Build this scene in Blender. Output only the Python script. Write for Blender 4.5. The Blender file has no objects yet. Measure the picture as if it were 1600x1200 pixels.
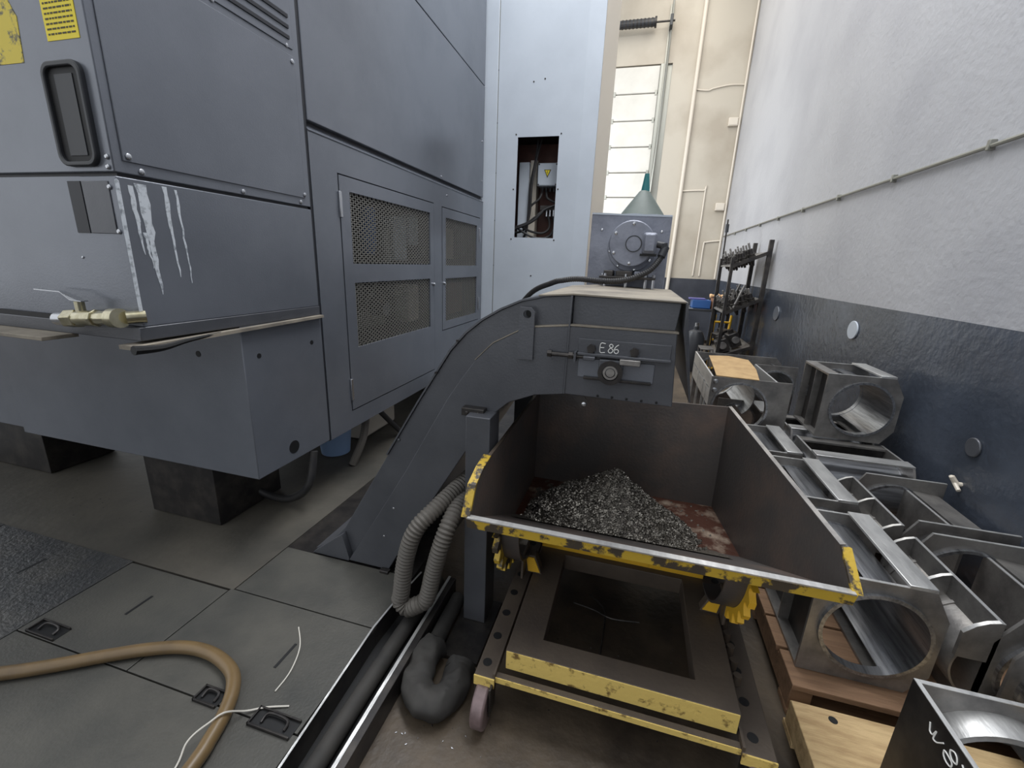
import bpy, math, random
from mathutils import Vector, Matrix, noise
random.seed(7)
D = bpy.data; S = bpy.context.scene; COL = S.collection
PI = math.pi

# ------------------------------------------------------------------ camera
CAMH = 1.65
cd = D.cameras.new('camera'); cam = D.objects.new('camera', cd); COL.objects.link(cam)
cd.sensor_width = 36.0; cd.lens = 678.78 / 1600 * 36; cd.clip_start = 0.05; cd.clip_end = 100
rt = Vector((0.96166, 0.27137, 0.03957)); dn = Vector((0.11032, -0.25071, -0.96176)); fw = Vector((-0.25107, 0.92925, -0.27104))
cam.matrix_world = Matrix(((rt.x, -dn.x, -fw.x, 0), (rt.y, -dn.y, -fw.y, 0), (rt.z, -dn.z, -fw.z, CAMH), (0, 0, 0, 1)))
S.camera = cam

# ------------------------------------------------------------------ world and lamps
w = D.worlds.new('hall_daylight'); S.world = w; w.use_nodes = True
bg = w.node_tree.nodes['Background']; bg.inputs[0].default_value = (0.93, 0.96, 1.0, 1); bg.inputs[1].default_value = 0.8
def area(name, loc, target, sx, sy, power, col=(1, 1, 1)):
    l = D.lights.new(name, 'AREA'); l.shape = 'RECTANGLE'; l.size = sx; l.size_y = sy; l.energy = power; l.color = col
    o = D.objects.new(name, l); COL.objects.link(o); o.location = loc
    o.rotation_euler = (Vector(target) - Vector(loc)).to_track_quat('-Z', 'Y').to_euler()
area('skylight_strip', (0.2, 3.0, 7.6), (0.0, 3.2, 0), 1.6, 7.0, 360, (0.97, 0.98, 1.0))
area('far_door_fill', (-2.6, 8.0, 3.4), (-0.9, 11.25, 1.4), 2.4, 2.4, 120, (0.92, 0.96, 1.0))  # unseen fill lamp added to brighten the far door and its dado reflection
area('far_lamp', (0.3, 9.0, 7.2), (0.3, 10.0, 3.0), 1.6, 3.0, 40, (1.0, 0.93, 0.82))
S.view_settings.view_transform = 'Standard'; S.view_settings.look = 'None'
S.view_settings.exposure = 0.5; S.view_settings.gamma = 1.0; S.view_settings.use_curve_mapping = False

# ------------------------------------------------------------------ materials
def lin(c):
    return tuple((x / 255 / 12.92) if x <= 10 else ((x / 255 + 0.055) / 1.055) ** 2.4 for x in c) + (1,)
def M(name, col, rough=0.5, metal=0.0, col2=None, scale=4.0, lo=0.4, hi=0.65, bump=0.0, bscale=60.0, stretch=None, spec=0.5, rvar=0.0):
    m = D.materials.new(name); m.use_nodes = True; t = m.node_tree; N = t.nodes; b = N['Principled BSDF']
    b.inputs['Roughness'].default_value = rough; b.inputs['Metallic'].default_value = metal
    b.inputs['Base Color'].default_value = lin(col); b.inputs['Specular IOR Level'].default_value = spec
    tc = N.new('ShaderNodeTexCoord'); mp = N.new('ShaderNodeMapping'); t.links.new(tc.outputs['Object'], mp.inputs[0])
    if stretch: mp.inputs['Scale'].default_value = stretch
    if col2:
        n = N.new('ShaderNodeTexNoise'); n.inputs['Scale'].default_value = scale; n.inputs['Detail'].default_value = 6; n.inputs['Roughness'].default_value = 0.62
        t.links.new(mp.outputs[0], n.inputs['Vector'])
        r = N.new('ShaderNodeValToRGB'); r.color_ramp.elements[0].position = lo; r.color_ramp.elements[1].position = hi
        r.color_ramp.elements[0].color = lin(col); r.color_ramp.elements[1].color = lin(col2)
        t.links.new(n.outputs['Fac'], r.inputs[0]); t.links.new(r.outputs[0], b.inputs['Base Color'])
        if rvar:
            mr = N.new('ShaderNodeMapRange'); mr.inputs['From Min'].default_value = lo; mr.inputs['From Max'].default_value = hi
            mr.inputs['To Min'].default_value = rough; mr.inputs['To Max'].default_value = rough + rvar
            t.links.new(n.outputs['Fac'], mr.inputs['Value']); t.links.new(mr.outputs[0], b.inputs['Roughness'])
    if bump:
        n2 = N.new('ShaderNodeTexNoise'); n2.inputs['Scale'].default_value = bscale; n2.inputs['Detail'].default_value = 3
        t.links.new(mp.outputs[0], n2.inputs['Vector'])
        bp = N.new('ShaderNodeBump'); bp.inputs['Strength'].default_value = bump; bp.inputs['Distance'].default_value = 0.01
        t.links.new(n2.outputs['Fac'], bp.inputs['Height']); t.links.new(bp.outputs[0], b.inputs['Normal'])
    return m
def wallmat(name, top, top2, low, low2, zsplit, bump, bscale):
    m = M(name, top, 0.55); t = m.node_tree; N = t.nodes; b = N['Principled BSDF']
    g = N.new('ShaderNodeNewGeometry'); sp = N.new('ShaderNodeSeparateXYZ'); t.links.new(g.outputs['Position'], sp.inputs[0])
    lt = N.new('ShaderNodeMath'); lt.operation = 'LESS_THAN'; lt.inputs[1].default_value = zsplit; t.links.new(sp.outputs['Z'], lt.inputs[0])
    def blotch(c1, c2, sc):
        n = N.new('ShaderNodeTexNoise'); n.inputs['Scale'].default_value = sc; n.inputs['Detail'].default_value = 8; t.links.new(g.outputs['Position'], n.inputs['Vector'])
        r = N.new('ShaderNodeValToRGB'); r.color_ramp.elements[0].position = 0.42; r.color_ramp.elements[1].position = 0.66
        r.color_ramp.elements[0].color = lin(c1); r.color_ramp.elements[1].color = lin(c2); t.links.new(n.outputs['Fac'], r.inputs[0]); return r
    a = blotch(top, top2, 1.1); c = blotch(low, low2, 2.0)
    mx = N.new('ShaderNodeMix'); mx.data_type = 'RGBA'; t.links.new(lt.outputs[0], mx.inputs[0]); t.links.new(a.outputs[0], mx.inputs[6]); t.links.new(c.outputs[0], mx.inputs[7])
    t.links.new(mx.outputs[2], b.inputs['Base Color'])
    mr = N.new('ShaderNodeMapRange'); mr.inputs['To Min'].default_value = 0.45; mr.inputs['To Max'].default_value = 0.24; t.links.new(lt.outputs[0], mr.inputs['Value']); t.links.new(mr.outputs[0], b.inputs['Roughness'])
    n2 = N.new('ShaderNodeTexNoise'); n2.inputs['Scale'].default_value = bscale; n2.inputs['Detail'].default_value = 4; t.links.new(g.outputs['Position'], n2.inputs['Vector'])
    bp = N.new('ShaderNodeBump'); bp.inputs['Strength'].default_value = bump; bp.inputs['Distance'].default_value = 0.02
    t.links.new(n2.outputs['Fac'], bp.inputs['Height']); t.links.new(bp.outputs[0], b.inputs['Normal'])
    return m
mt = {}
mt['wall'] = wallmat('rough_plaster_paint', (184, 185, 189), (173, 174, 179), (62, 68, 78), (78, 85, 97), 1.43, 0.22, 22)
mt['wallfar'] = wallmat('cream_wall_paint', (186, 178, 163), (168, 158, 142), (58, 60, 66), (70, 72, 78), 1.43, 0.12, 12)
mt['concrete'] = M('oily_concrete', (46, 40, 35), 0.36, 0, (98, 85, 69), 2.2, 0.35, 0.7, 0.25, 30, rvar=0.25)
mt['plate'] = M('dusty_floor_plate', (62, 62, 59), 0.5, 0.0, (84, 82, 76), 2.5, 0.35, 0.7, 0.15, 90)
mt['tread'] = M('checker_floor_plate', (58, 59, 60), 0.45, 0.1, (74, 73, 70), 5, 0.4, 0.65, 0.7, 55)
mt['screed'] = M('dusty_screed', (86, 82, 74), 0.6, 0, (62, 60, 55), 1.8, 0.35, 0.65, 0.2, 25)
mt['machine'] = M('blue_grey_machine_paint', (121, 125, 133), 0.27, 0.35, (110, 114, 122), 1.5, 0.4, 0.7, 0.05, 140)
mt['machine2'] = M('dark_groove_paint', (34, 36, 42), 0.5)
mt['conveyor'] = M('charcoal_machine_paint', (90, 92, 97), 0.32, 0.25, (78, 80, 85), 3, 0.4, 0.7, 0.06, 120)
mt['dust'] = M('dusty_top_cover', (150, 142, 128), 0.8, 0, (110, 104, 96), 5, 0.4, 0.7, 0.1, 60)
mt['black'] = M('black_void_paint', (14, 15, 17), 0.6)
mt['rubber'] = M('black_rubber', (38, 38, 40), 0.55, 0, (54, 52, 50), 10, 0.4, 0.7)
mt['white'] = M('pale_cabinet_paint', (196, 204, 213), 0.35, 0, (186, 194, 203), 1.3, 0.4, 0.7)
mt['cream'] = M('cream_enamel', (214, 205, 190), 0.45)
mt['door'] = M('white_door_panel', (212, 209, 201), 0.5, 0, (200, 197, 188), 2, 0.4, 0.7)
mt['steel'] = M('mill_scale_steel', (156, 153, 149), 0.4, 0.7, (116, 114, 113), 7, 0.38, 0.66, 0.08, 80)
mt['bright'] = M('ground_bright_steel', (226, 226, 224), 0.36, 0.8, (176, 176, 176), 12, 0.45, 0.75, 0.15, 50, stretch=(1, 0.25, 1))
mt['shell'] = M('brushed_tube_steel', (170, 172, 176), 0.3, 0.85, (112, 113, 116), 9, 0.4, 0.68, 0.06, 70, stretch=(6, 0.4, 6))
mt['darksteel'] = M('oily_dark_steel', (52, 50, 50), 0.38, 0.55, (78, 74, 70), 9, 0.42, 0.7)
mt['chrome'] = M('zinc_bolt', (188, 190, 194), 0.25, 0.95)
mt['rustbin'] = M('rusty_bin_plate', (90, 86, 84), 0.42, 0.3, (122, 104, 94), 3.2, 0.45, 0.78, 0.12, 70)
mt['rustfloor'] = M('rusted_bin_floor', (66, 34, 20), 0.5, 0.1, (150, 134, 118), 8, 0.52, 0.68, 0.3, 40)
mt['basebrown'] = M('grimy_frame_paint', (88, 78, 68), 0.55, 0.1, (70, 62, 56), 4, 0.4, 0.7, 0.1, 70)
mt['yellow'] = M('worn_yellow_paint', (196, 164, 56), 0.5, 0.0, (70, 62, 52), 11, 0.50, 0.55, 0.2, 60)
mt['yellowp'] = M('pale_yellow_paint', (224, 196, 112), 0.55, 0.0, (120, 96, 54), 22, 0.55, 0.66, 0.2, 60)
mt['yellowc'] = M('clean_yellow_paint', (226, 178, 48), 0.5, 0.0, (150, 112, 40), 9, 0.6, 0.7)
mt['chips'] = M('metal_chips', (150, 145, 136), 0.28, 0.85, (70, 66, 61), 40, 0.4, 0.6)
mt['chipbase'] = M('chip_heap', (72, 68, 63), 0.45, 0.5, (132, 126, 116), 140, 0.45, 0.6, 0.35, 220)
mt['wood'] = M('old_pallet_wood', (150, 118, 90), 0.7, 0, (116, 88, 66), 5, 0.35, 0.7, 0.3, 40, stretch=(0.6, 6, 6))
mt['woodlight'] = M('pale_pallet_wood', (206, 178, 132), 0.7, 0, (160, 130, 90), 6, 0.4, 0.72, 0.3, 60, stretch=(0.8, 5, 5))
mt['card'] = M('brown_cardboard', (182, 152, 108), 0.8, 0, (158, 128, 88), 8, 0.4, 0.7)
mt['brass'] = M('brass_fitting', (200, 194, 168), 0.26, 0.9, (156, 148, 116), 14, 0.4, 0.7)
mt['hosebrown'] = M('tan_rubber_hose', (112, 92, 62), 0.38, 0, (92, 76, 54), 6, 0.4, 0.7)
mt['wheelgrey'] = M('worn_caster_tread', (132, 114, 114), 0.4, 0.2, (96, 82, 82), 14, 0.4, 0.7)
mt['screen'] = M('grey_expanded_metal', (134, 132, 126), 0.45, 0.4)
mt['inner'] = M('shaded_cabinet_lining', (92, 90, 86), 0.7)
mt['pipegrey'] = M('dusty_black_pipe', (58, 56, 53), 0.75, 0, (44, 43, 42), 8, 0.4, 0.7)
mt['hosegrey'] = M('grey_corrugated_hose', (96, 92, 86), 0.6)
mt['stick'] = M('yellow_sticker', (244, 222, 40), 0.5)
mt['stickw'] = M('scuffed_yellow_sticker', (222, 200, 60), 0.5, 0, (92, 88, 74), 26, 0.5, 0.6)
mt['ink'] = M('dark_print', (70, 64, 30), 0.6)
mt['chalk'] = M('white_chalk', (226, 226, 222), 0.9)
mt['drip'] = M('white_residue', (206, 212, 218), 0.6, 0, (130, 136, 144), 40, 0.5, 0.68)
mt['wire'] = M('pale_wire', (206, 202, 192), 0.5)
mt['blue'] = M('blue_plastic', (52, 92, 150), 0.4)
mt['bluepale'] = M('pale_blue_plastic', (150, 180, 220), 0.4)
mt['purple'] = M('indigo_folder', (84, 82, 140), 0.5)
mt['peach'] = M('peach_packaging', (226, 184, 136), 0.6)
mt['brownbox'] = M('dark_cardboard', (150, 108, 80), 0.7)
mt['amber'] = M('yellow_tool_paint', (220, 172, 40), 0.45)
mt['green'] = M('grey_green_funnel_plastic', (98, 108, 102), 0.55, 0, (84, 93, 88), 6, 0.4, 0.7)
mt['teal'] = M('teal_plastic', (44, 120, 122), 0.45)
mt['redbrown'] = M('red_brown_panel', (112, 74, 64), 0.6, 0, (90, 62, 56), 7, 0.4, 0.7)
mt['galv'] = M('galvanised_rail', (150, 150, 142), 0.4, 0.6)
mt['greydark'] = M('charcoal_plastic', (48, 50, 54), 0.45)
mt['motor'] = M('blue_grey_motor_paint', (140, 144, 156), 0.38, 0.25, (112, 116, 128), 7, 0.4, 0.7, 0.15, 60)

# ------------------------------------------------------------------ mesh helpers
class MB:
    def __init__(s): s.v = []; s.f = []
    def add(s, vs, fs):
        k = len(s.v); s.v += [tuple(p) for p in vs]; s.f += [tuple(i + k for i in f) for f in fs]; return s
    def box(s, x0, x1, y0, y1, z0, z1):
        return s.add([(x0, y0, z0), (x1, y0, z0), (x1, y1, z0), (x0, y1, z0), (x0, y0, z1), (x1, y0, z1), (x1, y1, z1), (x0, y1, z1)],
                     [(0, 3, 2, 1), (4, 5, 6, 7), (0, 1, 5, 4), (1, 2, 6, 5), (2, 3, 7, 6), (3, 0, 4, 7)])
    def sheet(s, pts, vec):
        n = len(pts); vec = Vector(vec); P = [Vector(p) for p in pts]; Q = [p + vec for p in P]
        nrm = Vector((0, 0, 0))
        for i in range(n): nrm += P[i].cross(P[(i + 1) % n])
        f = [tuple(range(n)), tuple(range(2 * n - 1, n - 1, -1))] + [((i + 1) % n, i, n + i, n + (i + 1) % n) for i in range(n)]
        if nrm.dot(vec) > 0: f = [tuple(reversed(q)) for q in f]
        return s.add(P + Q, f)
    def prism(s, pts, axis, a, b):
        e = {'x': lambda p, t: (t, p[0], p[1]), 'y': lambda p, t: (p[0], t, p[1]), 'z': lambda p, t: (p[0], p[1], t)}[axis]
        v = {'x': (b - a, 0, 0), 'y': (0, b - a, 0), 'z': (0, 0, b - a)}[axis]
        return s.sheet([e(p, a) for p in pts], v)
    def cyl(s, p0, p1, r, n=20, r1=None, caps=True):
        p0 = Vector(p0); p1 = Vector(p1); r1 = r if r1 is None else r1; d = (p1 - p0).normalized(); a = d.orthogonal().normalized(); b = d.cross(a)
        vs = []
        for p, q in ((p0, r), (p1, r1)): vs += [p + (a * math.cos(2 * PI * i / n) + b * math.sin(2 * PI * i / n)) * q for i in range(n)]
        f = [(i, (i + 1) % n, n + (i + 1) % n, n + i) for i in range(n)]
        if caps: f += [tuple(range(n - 1, -1, -1)), tuple(range(n, 2 * n))]
        return s.add(vs, f)
    def tube(s, path, r, n=12, sub=6, ribs=None, caps=True):
        P = spline(path, sub) if sub > 1 else [Vector(p) for p in path]
        if ribs:
            L = [0]
            for i in range(1, len(P)): L.append(L[-1] + (P[i] - P[i - 1]).length)
            m = int(L[-1] / ribs * 4); Q = []; j = 0
            for i in range(m + 1):
                t = L[-1] * i / m
                while j < len(L) - 2 and L[j + 1] < t: j += 1
                Q.append(P[j].lerp(P[j + 1], (t - L[j]) / max(1e-9, L[j + 1] - L[j])))
            P = Q
        d = (P[1] - P[0]).normalized(); a = d.orthogonal().normalized(); vs = []
        for i, p in enumerate(P):
            d2 = ((P[i + 1] if i < len(P) - 1 else P[i]) - (P[i - 1] if i else P[i])).normalized()
            a = (a - d2 * a.dot(d2)).normalized(); b = d2.cross(a)
            rr = r(i / (len(P) - 1)) if callable(r) else r
            if ribs: rr *= (1.0, 1.06, 1.0, 0.9)[i % 4]
            vs += [p + (a * math.cos(2 * PI * k / n) + b * math.sin(2 * PI * k / n)) * rr for k in range(n)]
        m = len(P); f = [(i * n + k, i * n + (k + 1) % n, (i + 1) * n + (k + 1) % n, (i + 1) * n + k) for i in range(m - 1) for k in range(n)]
        if caps: f += [tuple(range(n - 1, -1, -1)), tuple(range((m - 1) * n, m * n))]
        return s.add(vs, f)
    def holeplate(s, outer, c, r, axis, a, b, n=40):
        angs = [2 * PI * i / n for i in range(n)] + [math.atan2(p[1] - c[1], p[0] - c[0]) % (2 * PI) for p in outer]
        angs = sorted(set(round(t, 5) for t in angs)); ring = []; out = []
        for t in angs:
            dx, dz = math.cos(t), math.sin(t); ring.append((c[0] + dx * r, c[1] + dz * r)); best = 1e9
            for i in range(len(outer)):
                (x1, z1), (x2, z2) = outer[i], outer[(i + 1) % len(outer)]; ex, ez = x2 - x1, z2 - z1
                den = dx * ez - dz * ex
                if abs(den) < 1e-9: continue
                u = ((x1 - c[0]) * ez - (z1 - c[1]) * ex) / den; q = ((x1 - c[0]) * dz - (z1 - c[1]) * dx) / den
                if u > 0 and -1e-4 <= q <= 1 + 1e-4: best = min(best, u)
            out.append((c[0] + dx * best, c[1] + dz * best))
        e = {'x': lambda p, t: (t, p[0], p[1]), 'y': lambda p, t: (p[0], t, p[1]), 'z': lambda p, t: (p[0], p[1], t)}[axis]
        m = len(angs); vs = [e(p, a) for p in ring] + [e(p, a) for p in out] + [e(p, b) for p in ring] + [e(p, b) for p in out]
        f = []
        for i in range(m):
            j = (i + 1) % m
            f += [(i, m + i, m + j, j), (2 * m + j, 3 * m + j, 3 * m + i, 2 * m + i), (i, j, 2 * m + j, 2 * m + i), (m + j, m + i, 3 * m + i, 3 * m + j)]
        if axis != 'y' : f = [tuple(reversed(q)) for q in f]
        return s.add(vs, f)
    def arc(s, c, r0, r1, axis, a, b, t0, t1, n=24):
        e = {'x': lambda p, t: (t, p[0], p[1]), 'y': lambda p, t: (p[0], t, p[1]), 'z': lambda p, t: (p[0], p[1], t)}[axis]
        full = abs(t1 - t0) > 2 * PI - 1e-4; m = n if full else n + 1; vs = []
        for i in range(m):
            t = t0 + (t1 - t0) * i / n; ct, st = math.cos(t), math.sin(t)
            for rr, q in ((r0, a), (r1, a), (r1, b), (r0, b)): vs.append(e((c[0] + ct * rr, c[1] + st * rr), q))
        f = []
        for i in range(n):
            j = (i + 1) % m
            for k in range(4): f.append((i * 4 + k, i * 4 + (k + 1) % 4, j * 4 + (k + 1) % 4, j * 4 + k))
        if not full: f += [(3, 2, 1, 0), tuple(4 * (m - 1) + k for k in range(4))]
        if axis == 'y': f = [tuple(reversed(q)) for q in f]
        return s.add(vs, f)
    def lathe(s, prof, c, n=32):
        vs = []
        for r, z in prof: vs += [(c[0] + r * math.cos(2 * PI * i / n), c[1] + r * math.sin(2 * PI * i / n), c[2] + z) for i in range(n)]
        m = len(prof); f = [(i * n + k, i * n + (k + 1) % n, (i + 1) * n + (k + 1) % n, (i + 1) * n + k) for i in range(m - 1) for k in range(n)]
        f += [tuple(range(n - 1, -1, -1)), tuple(range((m - 1) * n, m * n))]
        return s.add(vs, f)
    def build(s, name, mat, parent=None, bevel=0.0, local=False, label=None, angle=35):
        me = D.meshes.new(name)
        if parent is not None and not local: o0 = ORG.get(parent.name, Vector((0, 0, 0)))
        elif parent is None and not local:
            xs = [p[0] for p in s.v]; ys = [p[1] for p in s.v]; o0 = Vector(((min(xs) + max(xs)) / 2, (min(ys) + max(ys)) / 2, min(p[2] for p in s.v)))
        else: o0 = Vector((0, 0, 0))
        me.from_pydata([(p[0] - o0.x, p[1] - o0.y, p[2] - o0.z) for p in s.v], [], s.f); me.update()
        me.polygons.foreach_set('use_smooth', [True] * len(me.polygons)); me.set_sharp_from_angle(angle=math.radians(angle))
        me.materials.append(mt[mat]); o = D.objects.new(name, me); COL.objects.link(o)
        if parent is not None:
            o.parent = parent; ORG[o.name] = o0 if not local else Vector((0, 0, 0))
        else:
            o.location = o0; ORG[o.name] = o0.copy()
        if bevel:
            b = o.modifiers.new('bevel', 'BEVEL'); b.width = bevel; b.segments = 2; b.limit_method = 'ANGLE'; b.angle_limit = math.radians(40); b.harden_normals = False
        if label: o['label'] = label
        return o
ORG = {}
def spline(path, sub):
    P = [Vector(p) for p in path]; out = []
    for i in range(len(P) - 1):
        p0 = P[max(i - 1, 0)]; p1 = P[i]; p2 = P[i + 1]; p3 = P[min(i + 2, len(P) - 1)]
        for k in range(sub):
            t = k / sub
            out.append(0.5 * ((2 * p1) + (p2 - p0) * t + (2 * p0 - 5 * p1 + 4 * p2 - p3) * t * t + (3 * p1 - p0 - 3 * p2 + p3) * t ** 3))
    return out + [P[-1]]
def thing(name, label, cat, loc=(0, 0, 0), rz=0.0, group=None):
    o = D.objects.new(name, None); COL.objects.link(o); o.location = loc; o.rotation_euler[2] = rz; o.empty_display_size = 0.05
    o['label'] = label; o['category'] = cat
    if group: o['group'] = group
    ORG[o.name] = Vector(loc); return o
def tag(o, label, cat, group=None):
    o['label'] = label; o['category'] = cat
    if group: o['group'] = group
    return o
def struct(o): o['kind'] = 'structure'; return o
def share(src, name, parent, loc):
    """copy of a small part (same mesh) placed at a world point under a parent"""
    c = src.copy(); c.name = name; COL.objects.link(c); c.parent = parent
    c.location = Vector(loc) - ORG.get(parent.name, Vector((0, 0, 0))); return c
def B(*a): return MB().box(*a)
_bolts = {}
def bolt(parent, loc, axis='x', sgn=1, r=0.011, h=0.007, mat='chrome', name='bolt', n=12):
    """round head fastener, mesh shared by size and axis"""
    key = (axis, sgn, r, h, mat); lp = Vector(loc) - ORG.get(parent.name, Vector((0, 0, 0)))
    if key not in _bolts:
        v = {'x': (sgn * h, 0, 0), 'y': (0, sgn * h, 0), 'z': (0, 0, sgn * h)}[axis]
        m = MB().cyl((0, 0, 0), Vector(v) * 0.6, r, n, r).cyl(Vector(v) * 0.6, v, r, n, r * 0.6)
        o = m.build(name, mat, parent, local=True); _bolts[key] = o.data
    else:
        o = D.objects.new(name, _bolts[key]); COL.objects.link(o); o.parent = parent
    o.location = lp; return o
def chalk(mb, strokes, org, ux, uy, sc, r=0.0022):
    for st in strokes: mb.tube([Vector(org) + Vector(ux) * (p[0] * sc) + Vector(uy) * (p[1] * sc) for p in st], r, 6, 4)
    return mb
GL = {'E': [[(0.55, 1), (0.02, 1), (0, 0), (0.55, 0)], [(0.01, 0.52), (0.42, 0.54)]],
      '8': [[(0.5, 0.85), (0.28, 1), (0.08, 0.82), (0.25, 0.58), (0.5, 0.35), (0.4, 0.05), (0.15, 0.0), (0.0, 0.22), (0.18, 0.5), (0.45, 0.7), (0.5, 0.85)]],
      '6': [[(0.48, 1), (0.18, 0.75), (0.0, 0.35), (0.1, 0.05), (0.35, 0.0), (0.5, 0.22), (0.36, 0.45), (0.08, 0.38)]],
      'W': [[(0, 1), (0.12, 0.05), (0.36, 0.6), (0.62, 0.02), (0.85, 0.95)]],
      '1': [[(0.2, 1), (0.2, 0)]]}

# ------------------------------------------------------------------ the setting
XW = 1.75; YW = 11.25; ZP = 0.10
floor = struct(B(-16.0, XW + 0.2, -14.0, YW + 0.2, -0.2, 0.0).build('floor', 'concrete'))
wr = struct(B(XW, XW + 0.2, -14.0, YW + 0.2, 0.0, 8.0).build('wall_right', 'wall'))
wf = struct(B(0.22, XW, YW, YW + 0.2, 0.0, 8.0).build('wall_far', 'wallfar'))
B(-6.5, 0.22, YW, YW + 0.2, 5.86, 8.0).build('lintel', 'wallfar', wf)
# steel covers over the machine pit, each one a cover that can be lifted
def cover(x0, x1, y0, y1, mat, slot=None, z0=0.085):
    g = 0.003
    o = B(x0 + g, x1 - g, y0 + g, y1 - g, z0, ZP).build('floor_plate', mat, floor, 0.0015)
    if slot:
        sx, sy, ln, ax = slot
        (B(sx - 0.006, sx + 0.006, sy, sy + ln, ZP - 0.004, ZP + 0.0012)).build('lifting_slot', 'black', o)
    return o
B(-6.5, -0.93, -3.0, 6.5, 0.0, 0.084).build('pit_frame', 'darksteel', floor)
cover(-3.3, -2.316, 0.42, 1.315, 'tread', (-2.74, 1.075, 0.116, 'y'))
cover(-2.316, -1.70, 0.86, 1.305, 'plate', (-1.99, 1.052, 0.115, 'y'))
cover(-1.70, -0.925, 0.86, 1.318, 'plate', (-1.186, 1.038, 0.115, 'y'))
cover(-1.68, -0.925, 1.318, 1.655, 'plate')
cover(-2.316, -0.915, -0.4, 0.86, 'plate')
cover(-4.6, -3.3, 0.1, 1.315, 'tread')
B(-4.6, -1.69, 1.318, 6.5, 0.084, 0.094).build('screed_strip', 'screed', floor, 0.001)
B(-1.69, -0.93, 1.66, 6.5, 0.084, 0.088).build('screed_strip', 'darksteel', floor, 0.001)
# bent flange along the cover edge, the channel and the upright strip beside it
ed = [(-0.915, -0.5), (-0.908, 0.75), (-0.918, 0.95), (-0.935, 1.32), (-0.924, 1.50), (-0.9, 1.7)]
m = MB()
for i in range(len(ed) - 1):
    a, b = ed[i], ed[i + 1]; m.sheet([(a[0], a[1], 0.0), (b[0], b[1], 0.0), (b[0], b[1], 0.102), (a[0], a[1], 0.102)], (0.006, 0, 0))
m.build('edge_flange', 'darksteel', floor)
m = MB()
for i in range(len(ed) - 1):
    a, b = ed[i], ed[i + 1]; m.sheet([(a[0] - 0.002, a[1], 0.102), (b[0] - 0.002, b[1], 0.102), (b[0] + 0.006, b[1], 0.102), (a[0] + 0.006, a[1], 0.102)], (0, 0, 0.0025))
m.build('worn_edge', 'bright', floor)
ch = thing('steel_channel', 'long dark steel angle with a bright worn top edge lying beside the floor plates', 'channel', (-0.73, 0.7, 0))
B(-0.752, -0.716, -0.5, 1.72, 0, 0.098).build('web', 'darksteel', ch, 0.002)
B(-0.755, -0.742, -0.5, 1.72, 0.098, 0.102).build('worn_edge', 'bright', ch)
B(-0.79, -0.752, -0.5, 1.72, 0.0, 0.012).build('flange', 'darksteel', ch)
tag(MB().tube([(-0.838, -0.5, 0.036), (-0.835, 0.5, 0.036), (-0.84, 1.1, 0.036), (-0.83, 1.75, 0.036)], 0.034, 14, 4).build('trench_pipe', 'pipegrey'), 'black round pipe lying in the gap beside the floor plates', 'pipe')
B(-0.928, -0.752, -0.5, 1.72, 0.0, 0.003).build('trench_bed', 'black', floor)
# recessed latches set in the covers
def latch(x, y, lx, ly, label):
    t = thing('floor_latch', label, 'latch', (x, y, ZP))
    B(x, x + lx, y, y + ly, ZP, ZP + 0.002).build('tray', 'black', t)
    B(x, x + lx, y, y + 0.006, ZP, ZP + 0.012).build('rim', 'darksteel', t, 0.001)
    B(x, x + lx, y + ly - 0.006, y + ly, ZP, ZP + 0.012).build('rim', 'darksteel', t, 0.001)
    B(x, x + 0.006, y, y + ly, ZP, ZP + 0.012).build('rim', 'darksteel', t, 0.001)
    MB().tube([(x + lx * 0.25, y + ly * 0.3, ZP + 0.006), (x + lx * 0.3, y + ly * 0.75, ZP + 0.014), (x + lx * 0.75, y + ly * 0.72, ZP + 0.014), (x + lx * 0.8, y + ly * 0.3, ZP + 0.006)], 0.005, 8, 4).build('handle', 'darksteel', t)
latch(-2.27, 0.865, 0.16, 0.065, 'recessed latch at the left corner of the middle floor plate')
latch(-1.36, 0.845, 0.10, 0.06, 'recessed floor latch half under the tan hose bend')
latch(-1.11, 0.835, 0.17, 0.065, 'wide recessed floor latch beside the bright plate edge')

# sectional door in the far wall
dr = struct(B(-4.2, 0.22, YW + 0.06, YW + 0.12, 0.0, 5.86).build('door_1', 'galv'))
for i in range(11):
    z0 = 0.02 + i * 0.53; B(-4.15, -0.02, YW + 0.0, YW + 0.06, z0, z0 + 0.515).build('panel', 'door', dr, 0.015)
    for xx in (-0.945, -0.06):
        B(xx - 0.025, xx + 0.025, YW - 0.012, YW, z0 - 0.05, z0 + 0.045).build('hinge', 'galv', dr, 0.004)
B(-0.02, 0.05, YW - 0.07, YW, 0, 5.84).build('guide_rail', 'galv', dr, 0.006)
B(0.05, 0.075, YW - 0.05, YW, 0, 6.9).build('rail_flange', 'galv', dr)
MB().tube([(0.10, YW - 0.09, 6.95), (0.10, YW - 0.09, 5.0), (0.06, YW - 0.09, 3.3)], 0.022, 8, 3).build('rail_tube', 'galv', dr)
sp = MB(); 
sp.cyl((-1.5, YW - 0.22, 6.53), (-0.22, YW - 0.22, 6.53), 0.075, 16)
spo = sp.build('torsion_spring', 'greydark', dr)
for i in range(10):
    x = -0.98 + i * 0.075; MB().arc((YW - 0.22, 6.53), 0.074, 0.083, 'x', x, x + 0.03, 0, 2 * PI, 16).build('coil', 'darksteel', dr)
MB().cyl((-0.22, YW - 0.22, 6.53), (0.16, YW - 0.22, 6.53), 0.018, 10).cyl((-0.24, YW - 0.22, 6.53), (-0.20, YW - 0.22, 6.53), 0.1, 14).build('shaft', 'darksteel', dr)
B(0.06, 0.12, YW - 0.3, YW, 6.42, 6.62).build('shaft_bracket', 'greydark', dr, 0.01)
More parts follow.
